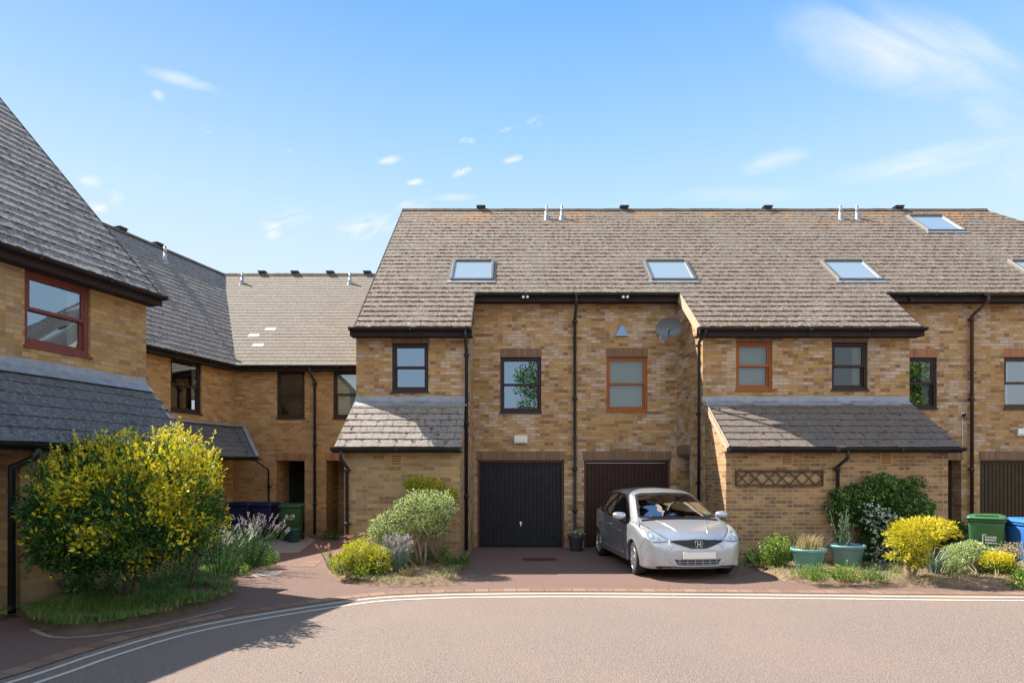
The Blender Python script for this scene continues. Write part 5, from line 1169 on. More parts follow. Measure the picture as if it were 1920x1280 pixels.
p = np.array([(x + random.gauss(0, .10), 10.9 + random.gauss(0, .09), zt - .04) for _ in range(420)]); o = blades(p, .30, .9, .008, 0, ['dry'], 'foliage'); o.name = 'dried_grass'; tag(o, 'tuft of straw-coloured dried grass growing in the nearer teal pot', 'grass plant')
x, r, zt = pot_at(1588, 1020, 63, 11.3); pot('plant_pot', x, 11.3, .08, r, zt - .08, TEAL2, 'faded teal pot holding tall green stems by the jasmine')
e = empty('potted_plant', (x, 11.3, zt - .05), label='tall straggly grey-green plant growing in the faded teal pot', cat='plant'); PP, DD = [], []; mb = MB(); rnd = random.Random(9)
for _ in range(16):
    b0 = Vector((x + rnd.gauss(-.05, .08), 11.3 + rnd.gauss(0, .05), zt - .05)); t_ = b0 + Vector((rnd.gauss(0, .10), rnd.gauss(0, .07), rnd.uniform(.2, .72))); mb.tube([b0, b0.lerp(t_, .5) + Vector((rnd.gauss(0, .03), 0, 0)), t_], .006, 5, cap=False)
    for j in range(45): PP.append(b0.lerp(t_, rnd.random()) + Vector((rnd.gauss(0, .02), rnd.gauss(0, .02), 0))); DD.append((rnd.gauss(0, .8), rnd.gauss(0, .8), .5))
mb.build('stem', LM['gray'], e); leaves('foliage', np.array(PP), np.array(DD), .04, rm(.5, .5)(PP), ['gray', 'green'], e, .35)
x, r, zt = pot_at(1080, 1004, 31, 14.3); pot('plant_pot', x, 14.3, 0, r, zt, DG, 'dark grey pot of small white flowers between the two garage doors')
bl = [(x, 14.3, zt + .03, r * .95, r * .9, .07)]; e = empty('potted_flowers', (x, 14.3, zt), label='low grey-green plant with white flowers in the dark grey pot', cat='flowers')
p, o = crownpts(bl, 1300, 3, .3, .2); leaves('foliage', p, o + RN.normal(size=p.shape) * .5, .035, rm(.6, .4)(p), ['gray', 'green'], e, .5)
p2 = p[::7] + np.array([0, -.01, .03]); leaves('flower', p2, RN.normal(size=p2.shape) + np.array([0, 0, .5]), .03, 0, ['white'], e, .8)
p2 = p2[:40]

# trellis panel
tx0, tx1, tz0, tz1 = wx(1383), wx(1549), wz(911), wz(881); e = empty('trellis_panel', ((tx0 + tx1) / 2, LY - .03, tz0), label='narrow dark brown wooden trellis panel fixed to the right lean-to wall', cat='trellis')
yt = LY - .035; w_ = M['fr_brown']; b = MB(); b.box(tx0, tx1, yt - .02, yt + .012, tz1 - .03, tz1); b.box(tx0, tx1, yt - .02, yt + .012, tz0, tz0 + .03); b.box(tx0, tx0 + .03, yt - .02, yt + .012, tz0 + .03, tz1 - .03); b.box(tx1 - .03, tx1, yt - .02, yt + .012, tz0 + .03, tz1 - .03); b.build('frame', w_, e)
for k, (sg, yy) in enumerate(((1, yt - .004), (-1, yt + .006))):
    b = MB(); H_ = tz1 - tz0 - .04; xx = tx0 - H_
    while xx < tx1:
        xa, xb = xx, xx + H_; za, zb = (tz0 + .02, tz1 - .02) if sg > 0 else (tz1 - .02, tz0 + .02)
        ta = max(0, (tx0 + .02 - xa) / H_); tb_ = min(1, (tx1 - .02 - xa) / H_)
        if tb_ > ta: b.bar((xa + ta * H_, yy, za + (zb - za) * ta), (xa + tb_ * H_, yy, za + (zb - za) * tb_), .006, .018, up=(0, 1, 0)) if False else b.bar((xa + ta * H_, yy, za + (zb - za) * ta), (xa + tb_ * H_, yy, za + (zb - za) * tb_), .024, .007, up=(0, 1, 0))
        xx += .27
    b.build('lattice', w_, e)

# satellite dish
dc = P(1254, 615, 14.2); e = empty('satellite_dish', (dc.x, GY, dc.z), label='grey satellite dish on a bracket under the eaves beside the return wall', cat='satellite dish')
Md = Matrix.Translation(dc) @ Matrix.Rotation(R(-14), 4, 'Z') @ Matrix.Rotation(R(90 + 4), 4, 'X'); GD = grained('grey_dish_paint', (.09, .105, .13), (.13, .15, .18), 6, .5, .5, .2)
b = MB(Md @ Matrix.Scale(.74, 4, (0, 1, 0))); pr = [(.001, 0)] + [(.295 * k / 8, .06 * (k / 8) ** 2) for k in range(1, 9)] + [(.30, .066), (.295, .055)] + [(.29 * k / 8, .06 * (k / 8) ** 2 - .006) for k in range(8, 0, -1)]; b.lathe(pr, 36); b.build('reflector', GD, e)
b = MB(); b.tube([dc + Vector((0, .02, -.02)), dc + Vector((0, .35, -.02)), Vector((dc.x, GY - .02, dc.z - .12))], .018, 8); b.box(dc.x - .06, dc.x + .06, GY - .02, GY - .002, dc.z - .22, dc.z - .02); b.build('bracket', M['steel'], e)
b = MB(); a1 = Md @ Vector((0, -.20, .02)); a2 = Md @ Vector((0, -.10, .30)); b.tube([a1, a1.lerp(a2, .5) + Vector((0, 0, -.02)), a2], .010, 7); b.tube([a2 + Vector((0, -.03, .0)), a2 + Vector((0, .05, .03))], .024, 10); b.build('feed_arm', M['black'], e)
# alarm box, meter cover, cameras, lamps under the eaves
c = P(1166, 620, GY - .03); e = empty('alarm_box', (c.x, GY, c.z), label='small blue triangular burglar alarm box high on the wall above the orange-brown window', cat='alarm box')
b = MB(frame((c.x, GY, c.z), (1, 0, 0))); b.prism([(-.155, -.105), (.155, -.105), (.035, .115), (-.035, .115)], -.075, -.001); b.build('cover', M['blue'], e, bevel=.008)
b = MB(frame((c.x, GY, c.z), (1, 0, 0))); b.box(-.15, .15, -.08, -.001, -.125, -.106); b.build('base', M['steel'], e)
def wallbox(name, px0, px1, py0, py1, y, label, cat, m):
    a, c = P(px0, py1, y), P(px1, py0, y); e = empty(name, ((a.x + c.x) / 2, y, a.z), label=label, cat=cat)
    b = MB(); b.box(a.x, c.x, y - .06, y - .001, a.z, c.z); b.build('case', m, e, bevel=.01)
    b = MB(); b.box(a.x + .03, c.x - .03, y - .068, y - .062, a.z + .015, a.z + .05); b.build('vent_slot', M['steel'], e)
wallbox('vent_cover', 964, 989, 816, 831, GY, 'cream plastic vent cover on the wall above the charcoal garage door', 'vent cover', M['cream'])
wallbox('alarm_box', 1906, 1930, 803, 817, GY, 'white alarm box at the right edge above the olive-brown garage', 'alarm box', M['white'])
for px, lab in ((985, 'twin spot lamp under the eaves above the charcoal garage'), (1172, 'twin spot lamp under the eaves above the alarm box')):
    c = P(px, 556, 14.44); e = empty('security_lamp', c, label=lab, cat='security lamp', group='twin security lamps under the garage eaves')
    b = MB(); b.box(c.x - .05, c.x + .05, c.y + .02, c.y + .08, c.z - .02, c.z + .03); b.build('bracket', M['black'], e)
    for s in (-.05, .05):
        b = MB(); b.tube([c + Vector((s, .03, 0)), c + Vector((s, -.05, -.02))], .028, 10, radii=[.02, .032]); b.build('lamp_head', M['white'], e)
c = P(1708, 562, 14.45); e = empty('security_lamp', c, label='small dark floodlight under the eaves near the brown downpipe', cat='security lamp', group='lamps under the right eaves')
b = MB(); b.tube([c, c + Vector((0, -.07, -.02))], .04, 10); b.box(c.x - .02, c.x + .02, c.y, c.y + .07, c.z, c.z + .06); b.build('lamp_head', M['black'], e)
c = P(1807, 777, GY - .05); e = empty('wall_camera', c, label='small round white security camera with a cable left of the brown downpipe', cat='security camera')
b = MB(); b.tube([(c.x, GY - .001, c.z), (c.x, GY - .04, c.z)], .045, 16); b.build('base', M['white'], e); b = MB(); b.lathe([(.001, -.05), (.03, -.045), (.045, -.02), (.05, 0)], 16, (c.x, GY - .06, c.z)); b.lathe([(.05, 0), (.04, .02), (.001, .025)], 16, (c.x, GY - .06, c.z)); b.build('dome', M['black'], e)
b = MB(); b.tube([(c.x, GY - .012, c.z - .03), (c.x - .01, GY - .012, 2.2)], .006, 5); b.build('cable', M['white'], e)
# ------------------------------------------------------------------ the silver hatchback
CARO = Vector((0, 0, 0)); near_f = Vector((2.285, 11.09)); near_r = Vector((2.007, 13.58))
fwd = (near_f - near_r).normalized(); side = Vector((-fwd.y, fwd.x))     # side = car's left = right in the picture
FA, RA, LEN, HT = .80, 3.29, 3.90, .735                                   # axles measured from the nose; half track
WS = 1.09
mid_f = near_f + side * HT * WS; org = mid_f + fwd * FA                        # nose centre on the ground
ang = math.atan2(fwd.y, fwd.x)
CM = Matrix.Translation((org.x, org.y, 0)) @ Matrix.Rotation(ang, 4, 'Z') @ Matrix.Diagonal((1, WS, 1, 1))   # local +x forward, +y left; nose at x=0, tail at x=-3.9
car = empty('parked_car', (org.x - fwd.x * 2, org.y - fwd.y * 2, 0), label='silver hatchback parked in front of the brown garage door', cat='car')
def ip(t, xs, ys):   # smooth monotone interpolation
    xs = np.array(xs, float); ys = np.array(ys, float); h = np.diff(xs); d = np.diff(ys) / h; m = np.zeros(len(xs)); m[0], m[-1] = d[0], d[-1]
    for i in range(1, len(xs) - 1): m[i] = 0 if d[i - 1] * d[i] <= 0 else 2 / (1 / d[i - 1] + 1 / d[i])
    i = int(min(max(np.searchsorted(xs, t) - 1, 0), len(h) - 1)); s = (t - xs[i]) / h[i]; s = min(max(s, 0), 1)
    return float((2 * s ** 3 - 3 * s * s + 1) * ys[i] + (s ** 3 - 2 * s * s + s) * h[i] * m[i] + (-2 * s ** 3 + 3 * s * s) * ys[i + 1] + (s ** 3 - s * s) * h[i] * m[i + 1])
def sec(t):
    zt = ip(t, [0, .04, .12, .30, .60, .86, 1.1, 1.4, 1.7, 2.0, 2.4, 2.8, 3.2, 3.5, 3.66, 3.76, 3.84, 3.9], [.52, .655, .74, .83, .925, .985, 1.12, 1.285, 1.42, 1.495, 1.525, 1.52, 1.485, 1.43, 1.33, 1.12, .93, .70])
    zb = ip(t, [0, .86, 1.2, 2.0, 3.0, 3.6, 3.9], [.46, .935, .945, .975, 1.03, 1.04, .66]) if t < 3.6 else ip(t, [3.6, 3.7, 3.8, 3.9], [1.04, 1.03, .9, .66])
    if t < .86: zb = min(ip(t, [0, .05, .15, .35, .6, .86], [.50, .60, .69, .79, .88, .935]), zt - .012)
    zb = min(zb, zt - .01)
    wm = ip(t, [0, .03, .10, .22, .40, .7, 1.4, 2.4, 3.1, 3.6, 3.8, 3.9], [.46, .60, .70, .775, .82, .842, .847, .847, .842, .80, .74, .66])
    wb = ip(t, [0, .03, .10, .22, .40, .7, 1.1, 2.0, 3.0, 3.5, 3.8, 3.9], [.42, .55, .64, .71, .745, .765, .775, .785, .765, .72, .68, .60])
    wr = ip(t, [0, .86, 1.2, 1.7, 2.2, 3.0, 3.5, 3.75, 3.9], [.36, .70, .645, .585, .58, .565, .53, .53, .50])
    zr = ip(t, [0, .86, 1.2, 1.7, 2.0, 2.5, 3.0, 3.4, 3.6, 3.75, 3.9], [.5, .955, 1.11, 1.345, 1.42, 1.455, 1.44, 1.385, 1.30, 1.10, .68]); zr = min(zr, zt - .004)
    if t < .86: zr = zb + (zt - zb) * .55; wr = wb * .70
    zl = ip(t, [0, .1, .4, 3.5, 3.9], [.22, .19, .17, .19, .28])
    zs = zb - .06 if t > .3 else zb - .04
    return [(0, zl), (wm * .80, zl), (wm * .955, zl + .03), (wm * .985, zl + (zs - zl) * .25), (wm, zl + (zs - zl) * .55), (wm * .985, zs), (wb, zb), (wb + (wr - wb) * .5 + .012, zb + (zr - zb) * .5), (wr, zr), (wr * .62, zr + (zt - zr) * .68), (0, zt)]
def dense(cp, sub=5):
    pts = [Vector((a, b)) for a, b in cp]; out = []
    for i in range(len(pts) - 1):
        a = pts[i - 1] if i else Vector((-pts[1].x, pts[1].y)); b, c = pts[i], pts[i + 1]; d = pts[i + 2] if i + 2 < len(pts) else Vector((-pts[i].x, pts[i].y))
        for j in range(sub):
            s = j / sub; lin = b.lerp(c, s); cr_ = .5 * ((2 * b) + (c - a) * s + (2 * a - 5 * b + 4 * c - d) * s * s + (3 * b - a - 3 * c + d) * s ** 3); out.append(lin.lerp(cr_, .75))
    return out + [pts[-1]]
ts = sorted(set([0, .008, .02, .035, .055, .08, .11, .14] + [round(.17 + .035 * i, 3) for i in range(104)] + [3.82, 3.85, 3.875, 3.9])); ts = [t for t in ts if t <= 3.9]
V, grid = [], []
for t in ts:
    s = dense(sec(t)); row = []
    ring = [(p.x, p.y) for p in s] + [(-p.x, p.y) for p in s[-2:0:-1]]
    nose = lambda y: .085 * min(abs(y) / .46, 1) ** 2 * max(0, 1 - t / .45)
    if t == 0:                                # the nose is closed by rings that shrink to its middle
        for q in (.02, .35, .68): grid.append([len(V) + k for k in range(len(ring))]); V += [Vector((-nose(y * q), y * q, .40 + (z - .40) * q)) for y, z in ring]
    grid.append([len(V) + k for k in range(len(ring))]); V += [Vector((-t - nose(y), y, z)) for y, z in ring]
FS = []; nr = len(grid[0])
for a, b in zip(grid, grid[1:]):
    for k in range(nr): FS.append((a[k], a[(k + 1) % nr], b[(k + 1) % nr], b[k]))
FS.append(tuple(grid[0][::-1])); FS.append(tuple(grid[-1]))
bvh = BVHTree.FromPolygons(V, FS)
def cast(kind, a, b, off):
    if kind == 'front': o, d = Vector((1, a, b)), Vector((-1, 0, 0))      # a=y, b=z
    elif kind == 'left': o, d = Vector((a, 2, b)), Vector((0, -1, 0))      # a=x, b=z
    elif kind == 'right': o, d = Vector((a, -2, b)), Vector((0, 1, 0))
    elif kind == 'top': o, d = Vector((a, b, 3)), Vector((0, 0, -1))
    elif kind == 'rear': o, d = Vector((-5, a, b)), Vector((1, 0, 0))
    h, n, i, _ = bvh.ray_cast(o, d)
    if h is None: return None
    if n.dot(d) > 0: n = -n
    return h + n * off
def spl(poly, k=4): return [tuple(v[:2]) for v in closed([Vector((*p, 0)) for p in poly], k)]
def patch(name, kind, poly, m, off=.004, par=car, step=.03, hole=None, build=True, thick=0):
    bm = bmesh.new(); bm.faces.new([bm.verts.new((*p, 0)) for p in poly])
    xs = [p[0] for p in poly]; ys = [p[1] for p in poly]
    for ax, lo, hi in ((0, min(xs), max(xs)), (1, min(ys), max(ys))):
        v = lo + step
        while v < hi:
            co = [0, 0, 0]; no = [0, 0, 0]; co[ax] = v; no[ax] = 1; bmesh.ops.bisect_plane(bm, geom=bm.verts[:] + bm.edges[:] + bm.faces[:], plane_co=co, plane_no=no, dist=1e-5); v += step
    if hole:
        n = len(hole)
        for i in range(n):     # cut along the hole's edges, then drop what is inside
            a, b = Vector((*hole[i], 0)), Vector((*hole[(i + 1) % n], 0)); d = b - a
            if d.length < 1e-4: continue
            bmesh.ops.bisect_plane(bm, geom=bm.verts[:] + bm.edges[:] + bm.faces[:], plane_co=a, plane_no=(-d.y, d.x, 0), dist=1e-5)
        bmesh.ops.delete(bm, geom=[f for f in bm.faces if inside(hole, f.calc_center_median().x, f.calc_center_median().y)], context='FACES')
    bad = []
    for v in bm.verts:
        p = cast(kind, v.co.x, v.co.y, off)
        if p is None: bad.append(v)
        else: v.co = CM @ p
    if bad: bmesh.ops.delete(bm, geom=bad, context='VERTS')
    for f in bm.faces: f.smooth = True
    me = bpy.data.meshes.new(name); bm.to_mesh(me); bm.free(); return link(name, me, m, par)
def shrink(poly, d):
    c = Vector((sum(p[0] for p in poly) / len(poly), sum(p[1] for p in poly) / len(poly))); n = len(poly); out = []
    area = sum(poly[i][0] * poly[(i + 1) % n][1] - poly[(i + 1) % n][0] * poly[i][1] for i in range(n)); sg = 1 if area > 0 else -1
    for i in range(n):
        a, b, c_ = Vector(poly[i - 1]), Vector(poly[i]), Vector(poly[(i + 1) % n]); t = ((b - a).normalized() + (c_ - b).normalized()).normalized(); out.append(tuple(b + Vector((-t.y, t.x)) * d * sg))
    return out
SIL = mat('silver_car_paint', (.48, .50, .54), .33, .62, .5, .8); nt, b = nt_(SIL); b.inputs['Coat Roughness'].default_value = .04
nt.links.new(ramp(nt, noise_(nt, gpos(nt), 900, 2), [(.3, (.37, .39, .43)), (.7, (.48, .50, .545))]), b.inputs['Base Color'])
TRIM = mat('black_car_trim', (.012, .012, .013), .4); RUB = grained('tyre_rubber', (.018, .018, .018), (.035, .034, .032), 20, .85, .3)
CG = glass('car_window_glass', (.75, .86, .80), .26); CGD = glass('tinted_car_glass', (.10, .12, .12), .12); SEAT = grained('dark_seat_cloth', (.06, .065, .068), (.10, .105, .11), 20, .9)
# window and wheel openings in side view (x, z) and windscreen in front view (y, z)
sidewin = [(-1.02, .895), (-1.30, 1.035), (-1.62, 1.20), (-1.98, 1.385), (-2.40, 1.42), (-2.95, 1.405), (-3.30, 1.345), (-3.46, 1.25), (-3.52, 1.10), (-3.46, 1.04), (-2.9, .985), (-2.2, .935), (-1.6, .895), (-1.2, .878)]
screen = [(-.655, 1.00), (-.35, .992), (0, .988), (.35, .992), (.655, 1.00), (.68, 1.02), (.645, 1.10), (.595, 1.22), (.545, 1.335), (.51, 1.395), (.40, 1.425), (0, 1.437), (-.40, 1.425), (-.51, 1.395), (-.545, 1.335), (-.595, 1.22), (-.645, 1.10), (-.68, 1.02)]
rearwin = [(-.52, 1.10), (.52, 1.10), (.5, 1.30), (.42, 1.38), (-.42, 1.38), (-.5, 1.30)]
WR = .295; AR = .345
def keep(c):
    x, y, z = c
    if abs(y) > .45 and z < .85:
        for ax in (FA, RA):
            if math.hypot(x + ax, z - WR) < AR + .02: return False
    if abs(y) > .5 and inside(shrink(sidewin, .028), x, z): return False
    if x > -1.85 and z > .97 and inside(shrink(screen, .028), y, z): return False
    if x < -3.3 and inside(shrink(rearwin, .03), y, z): return False
    return True
fs = [f for f in FS if len(f) > 4 or keep(sum((V[i] for i in f), Vector()) / 4)]
me = bpy.data.meshes.new('body'); me.from_pydata([tuple(CM @ v) for v in V], [], fs); me.polygons.foreach_set('use_smooth', [True] * len(me.polygons)); me.validate()
body = link('body', me, SIL, car)
def circ(cx, cz, r, n=36, a0=0, a1=360): return [(cx + r * math.cos(R(a0 + (a1 - a0) * i / n)), cz + r * math.sin(R(a0 + (a1 - a0) * i / n))) for i in range(n)]
for kd in ('left', 'right'):
    for ax in (FA, RA):
        poly = [(-ax + (AR + .055) * math.cos(R(a)), WR + (AR + .055) * math.sin(R(a))) for a in range(-14, 195, 6)] + [(-ax + AR * math.cos(R(a)), WR + AR * math.sin(R(a))) for a in range(194, -15, -6)]
        # arch lip built as strips so that it stays crisp
        mb = MB(CM); pr_ = None
        for a in range(-18, 199, 6):
            c_, s_2 = math.cos(R(a)), math.sin(R(a)); o3 = cast(kd, -ax + (AR + .075) * c_, WR + (AR + .075) * s_2, .003); i3 = cast(kd, -ax + AR * c_, WR + AR * s_2, .012)
            if o3 is None or i3 is None: pr_ = None; continue
            m3 = cast(kd, -ax + (AR + .03) * c_, WR + (AR + .03) * s_2, .010) or o3
            sg = 1 if kd == 'left' else -1; k3 = i3 - Vector((0, sg * .05, 0)); cur = (o3, m3, i3, k3)
            if pr_:
                for j in range(3): f = mb.face([pr_[j], cur[j], cur[j + 1], pr_[j + 1]]); f.smooth = True
            pr_ = cur
        mb.build('wheel_arch', SIL, car)
        # dark liner behind the wheel
        mb = MB(CM); sg = 1 if kd == 'left' else -1
        for a in range(-20, 200, 12):
            q = [( -ax + (AR + .03) * math.cos(R(v)), y, WR + (AR + .03) * math.sin(R(v))) for v, y in ((a, sg * .80), (a + 12, sg * .80), (a + 12, sg * .45), (a, sg * .45))]; mb.face(q)
        mb.face([(-ax + (AR + .03) * math.cos(R(v)), sg * .46, WR + (AR + .03) * math.sin(R(v))) for v in range(-20, 212, 12)])
        mb.build('wheel_liner', TRIM, car)
def wheel(ax, sg, steer=0):
    X = CM @ Matrix.Translation((-ax, sg * .735, WR)) @ Matrix.Rotation(R(steer), 4, 'Z') @ Matrix.Rotation(R(-90 * sg), 4, 'X')
    # local z = outwards
    e = MB(X); e.lathe([(.19, -.10), (.27, -.10), (.288, -.085), (WR, -.06), (WR, .06), (.288, .085), (.26, .095), (.20, .085)], 48); w = e.build('wheel', RUB, car)
    e = MB(X); e.lathe([(.205, .083), (.208, .092), (.198, .092), (.19, .07), (.185, -.06)], 48); e.build('rim', RIM, w)
    e = MB(X)
    for k in range(7):
        a = R(k * 360 / 7 + 9); c_, s_2 = math.cos(a), math.sin(a)
        for o_ in (-.017, .017):
            px, py = -s_2, c_
            e.bar((c_ * .04 + px * o_ * .7, s_2 * .04 + py * o_ * .7, .062), (c_ * .20 + px * o_ * 1.6, s_2 * .20 + py * o_ * 1.6, .078), .018, .022)
    e.lathe([(.001, .085), (.04, .082), (.055, .07), (.06, .05)], 20); e.build('spokes', RIM, w)
    e = MB(X); e.lathe([(.001, .0), (.15, .0), (.15, .01)], 24); e.build('brake_disc', M['dark'], w)
RIM = mat('alloy_wheel', (.55, .56, .58), .3, .85)
for sg in (1, -1): wheel(FA, sg, -4); wheel(RA, sg)
# glass
patch('windscreen_surround', 'front', screen, TRIM, .004, hole=shrink(screen, .035)); patch('windscreen', 'front', shrink(screen, .033), CG, .006)
for kd in ('left', 'right'):
    patch('window_surround', kd, sidewin, TRIM, .004, hole=shrink(sidewin, .035)); patch('side_window', kd, shrink(sidewin, .033), CGD, .006)
    patch('door_pillar', kd, [(-2.28, .945), (-2.36, .945), (-2.37, 1.41), (-2.30, 1.41)], TRIM, .009)
    patch('door_pillar', kd, [(-3.10, 1.0), (-3.14, 1.01), (-3.18, 1.37), (-3.14, 1.38)], TRIM, .009)
    patch('door_pillar', kd, [(-1.44, .90), (-1.485, .90), (-1.55, 1.15), (-1.515, 1.13)], TRIM, .009)
    # shut lines, sill and handles
    for pl in ([(-1.30, .40), (-1.32, .60), (-1.30, .87)], [(-2.32, .30), (-2.33, .70), (-2.31, .93)], [(-3.02, .66), (-3.25, .88), (-3.30, 1.04)], [(-1.30, .40), (-1.34, .26), (-2.3, .26), (-2.9, .28), (-2.96, .45)]):
        mb = MB(CM); pv_ = None; pts_ = [Vector(pl[i]).lerp(Vector(pl[i + 1]), j / 6) for i in range(len(pl) - 1) for j in range(6)] + [Vector(pl[-1])]
        tp = [q for q in (cast(kd, v.x, v.y, .0015) for v in pts_) if q]; mb.tube(tp, .0035, 4); mb.build('door_seam', TRIM, body)
    for x0 in (-2.12, -3.02):
        h0 = cast(kd, x0, .80, .006); h1 = cast(kd, x0 - .18, .805, .006); sg = 1 if kd == 'left' else -1; o_ = Vector((0, sg * .026, 0))
        mb = MB(CM); mb.tube([h0, h0 + o_ + Vector((-.03, 0, 0)), h1 + o_ + Vector((.03, 0, 0)), h1], .012, 8); mb.build('door_handle', SIL, car)
patch('rear_window', 'rear', rearwin, CGD, .005)
# headlights
HL = [(.405, .680), (.58, .648), (.69, .645), (.765, .69), (.790, .78), (.780, .875), (.745, .915), (.705, .900), (.64, .835), (.56, .768), (.48, .715)]
LENS = bpy.data.materials.new('headlight_lens'); LENS.use_nodes = True; nt = LENS.node_tree; nt.nodes.clear()
g1 = N(nt, 'ShaderNodeBsdfGlossy'); g1.inputs['Roughness'].default_value = .03; t1 = N(nt, 'ShaderNodeBsdfTransparent'); t1.inputs[0].default_value = (.9, .93, .95, 1); mx = N(nt, 'ShaderNodeMixShader'); mx.inputs[0].default_value = .16
nt.links.new(t1.outputs[0], mx.inputs[1]); nt.links.new(g1.outputs[0], mx.inputs[2]); oo = N(nt, 'ShaderNodeOutputMaterial'); nt.links.new(mx.outputs[0], oo.inputs[0])
REF = mat('headlight_reflector', (.42, .42, .40), .5, .0); 
for sg in (1, -1):
    pl = [(sg * y, z) for y, z in HL]
    hb = patch('headlight', 'front', pl, REF, .003, step=.02); patch('lens', 'front', pl, LENS, .016, par=hb, step=.02)
    patch('seal', 'front', pl, TRIM, .006, par=hb, step=.02, hole=shrink(pl, .008))
    for (cy, cz, r_, m_) in ((.69, .755, .052, M['steel']), (.69, .755, .026, M['cream']), (.59, .705, .024, M['steel']), (.735, .85, .020, M['terra'])):
        patch('bulb_housing', 'front', [(sg * (cy + r_ * math.cos(R(a))), cz + r_ * 1.15 * math.sin(R(a))) for a in range(0, 360, 20)], m_, .006 + (.003 if m_ is TRIM else 0), par=hb, step=.02)
# grille, emblem, plate, lower intake
GR = [(-.44, .672), (-.40, .640), (-.22, .580), (-.12, .548), (.12, .548), (.22, .580), (.40, .640), (.44, .672), (.30, .688), (0, .694), (-.30, .688)]
gr = patch('grille', 'front', GR, TRIM, .005, step=.02)
for zz in (.60, .622, .645, .667):
    w_ = .44 - (.668 - zz) * 2.2 * (1 if zz > .6 else 1.2); w_ = min(w_, .42)
    tp = [q for q in (cast('front', -w_ + 2 * w_ * i / 24, zz, .010) for i in range(25)) if q]; mb = MB(CM); mb.tube(tp, .0035, 5); mb.build('grille_bar', M['fascia'], gr)
tp = [q for q in (cast('front', y, z, .010) for y, z in ([(-.44, .676), (-.40, .636), (-.22, .575), (-.12, .543), (0, .541), (.12, .543), (.22, .575), (.40, .636), (.44, .676)])) if q]; mb = MB(CM); mb.tube(tp, .007, 6); mb.build('chrome_strip', M['chrome'], gr)
ec = cast('front', 0, .618, .022); En = MB(CM @ Matrix.Translation(ec) @ Matrix.Rotation(R(90), 4, 'Z'))   # local x -> car left, y -> backwards
Hm = .052
def eb(poly): En.prism([(x * Hm, z * Hm) for x, z in poly], -.006, .004)
# the H badge: two flared uprights, a crossbar and a rounded frame
eb([(-.62, .85), (-.36, .85), (-.30, .12), (-.30, -.12), (-.42, -.85), (-.74, -.85), (-.52, -.1)]); eb([(.62, .85), (.36, .85), (.30, .12), (.30, -.12), (.42, -.85), (.74, -.85), (.52, -.1)]); eb([(-.30, .12), (.30, .12), (.30, -.12), (-.30, -.12)])
fr = [(-.98, .95), (-.80, 1.12), (.80, 1.12), (.98, .95), (1.0, .2), (.86, -.85), (.70, -1.08), (-.70, -1.08), (-.86, -.85), (-1.0, .2)]
En.build('badge', M['chrome'], gr); En = MB(CM @ Matrix.Translation(ec) @ Matrix.Rotation(R(90), 4, 'Z')); En.tube([(x * Hm * 1.18, 0, z * Hm * 1.02) for x, z in fr + fr[:1]], .0028, 6); En.build('badge_frame', M['steel'], gr)
np_ = cast('front', 0, .440, .010); X = CM @ Matrix.Translation((np_.x + .004, 0, .440)); b = MB(X); b.box(-.006, .006, -.262, .262, -.056, .056); b.build('number_plate', mat('blank_plate', (.74, .72, .68), .5), car, bevel=.003)
li = [(-.38, .372), (-.32, .268), (.32, .268), (.38, .372)]; 
lw = patch('lower_intake', 'front', li, TRIM, .003, step=.02)  # flat dark patch painted for the shaded depth of the opening
for kk in (.285, .325, .366):
    tp = [q for q in (cast('front', -.36 + .72 * i / 16, kk, .004) for i in range(17)) if q]; mb = MB(CM); mb.tube(tp, .0045, 6); mb.build('intake_bar', M['steel'], lw)
for yy in (-.30, -.18, -.06, .06, .18, .30):
    tp = [q for q in (cast('front', yy,   .270 + .10 * i / 5, .003) for i in range(6)) if q]; mb = MB(CM); mb.tube(tp, .0045, 6); mb.build('intake_bar', M['steel'], lw)
rim_ = [(-.46, .395), (-.39, .285), (-.33, .252), (.33, .252), (.39, .285), (.46, .395)]
tp = [q for q in (cast('front', *Vector(rim_[i]).lerp(Vector(rim_[i + 1]), j / 5), .004) for i in range(5) for j in range(5)) if q]; mb = MB(CM); mb.tube(tp, .009, 6); mb.build('bumper_crease', SIL, body)
# lower lip, bumper creases and bonnet edges
patch('bumper_lip', 'front', [(-.66, .225), (-.6, .205), (.6, .205), (.66, .225), (.62, .25), (-.62, .25)], M['fascia'], .004)
for sg in (1, -1):
    tp = [q for q in (cast('front', sg * y, z, .0) for y, z in [(.44, .665), (.445, .60), (.49, .50), (.52, .42), (.49, .35), (.42, .29)]) if q]; mb = MB(CM); mb.tube(tp, .004, 5); mb.build('bumper_crease', body.data.materials[0], body)
    tp = [q for q in (cast('top', x, sg * y, .0) for x, y in [(-.10, .44), (-.25, .52), (-.45, .62), (-.65, .685), (-.86, .71)]) if q]; mb = MB(CM); mb.tube(tp, .0035, 5); mb.build('bonnet_seam', TRIM, body)
    tp = [q for q in (cast('top', x, sg * y, .002) for x, y in [(-.16, .20), (-.35, .27), (-.60, .35), (-.84, .42)]) if q]; mb = MB(CM); mb.tube(tp, .010, 6, radii=[.004] + [.011] * (len(tp) - 2) + [.006]); mb.build('bonnet_crease', SIL, body)
tp = [q for q in (cast('top', -.075 - .02 * abs(y), y, .0) for y in [-.44 + .88 * i / 16 for i in range(17)]) if q]; mb = MB(CM); mb.tube(tp, .0035, 5); mb.build('bonnet_seam', TRIM, body)
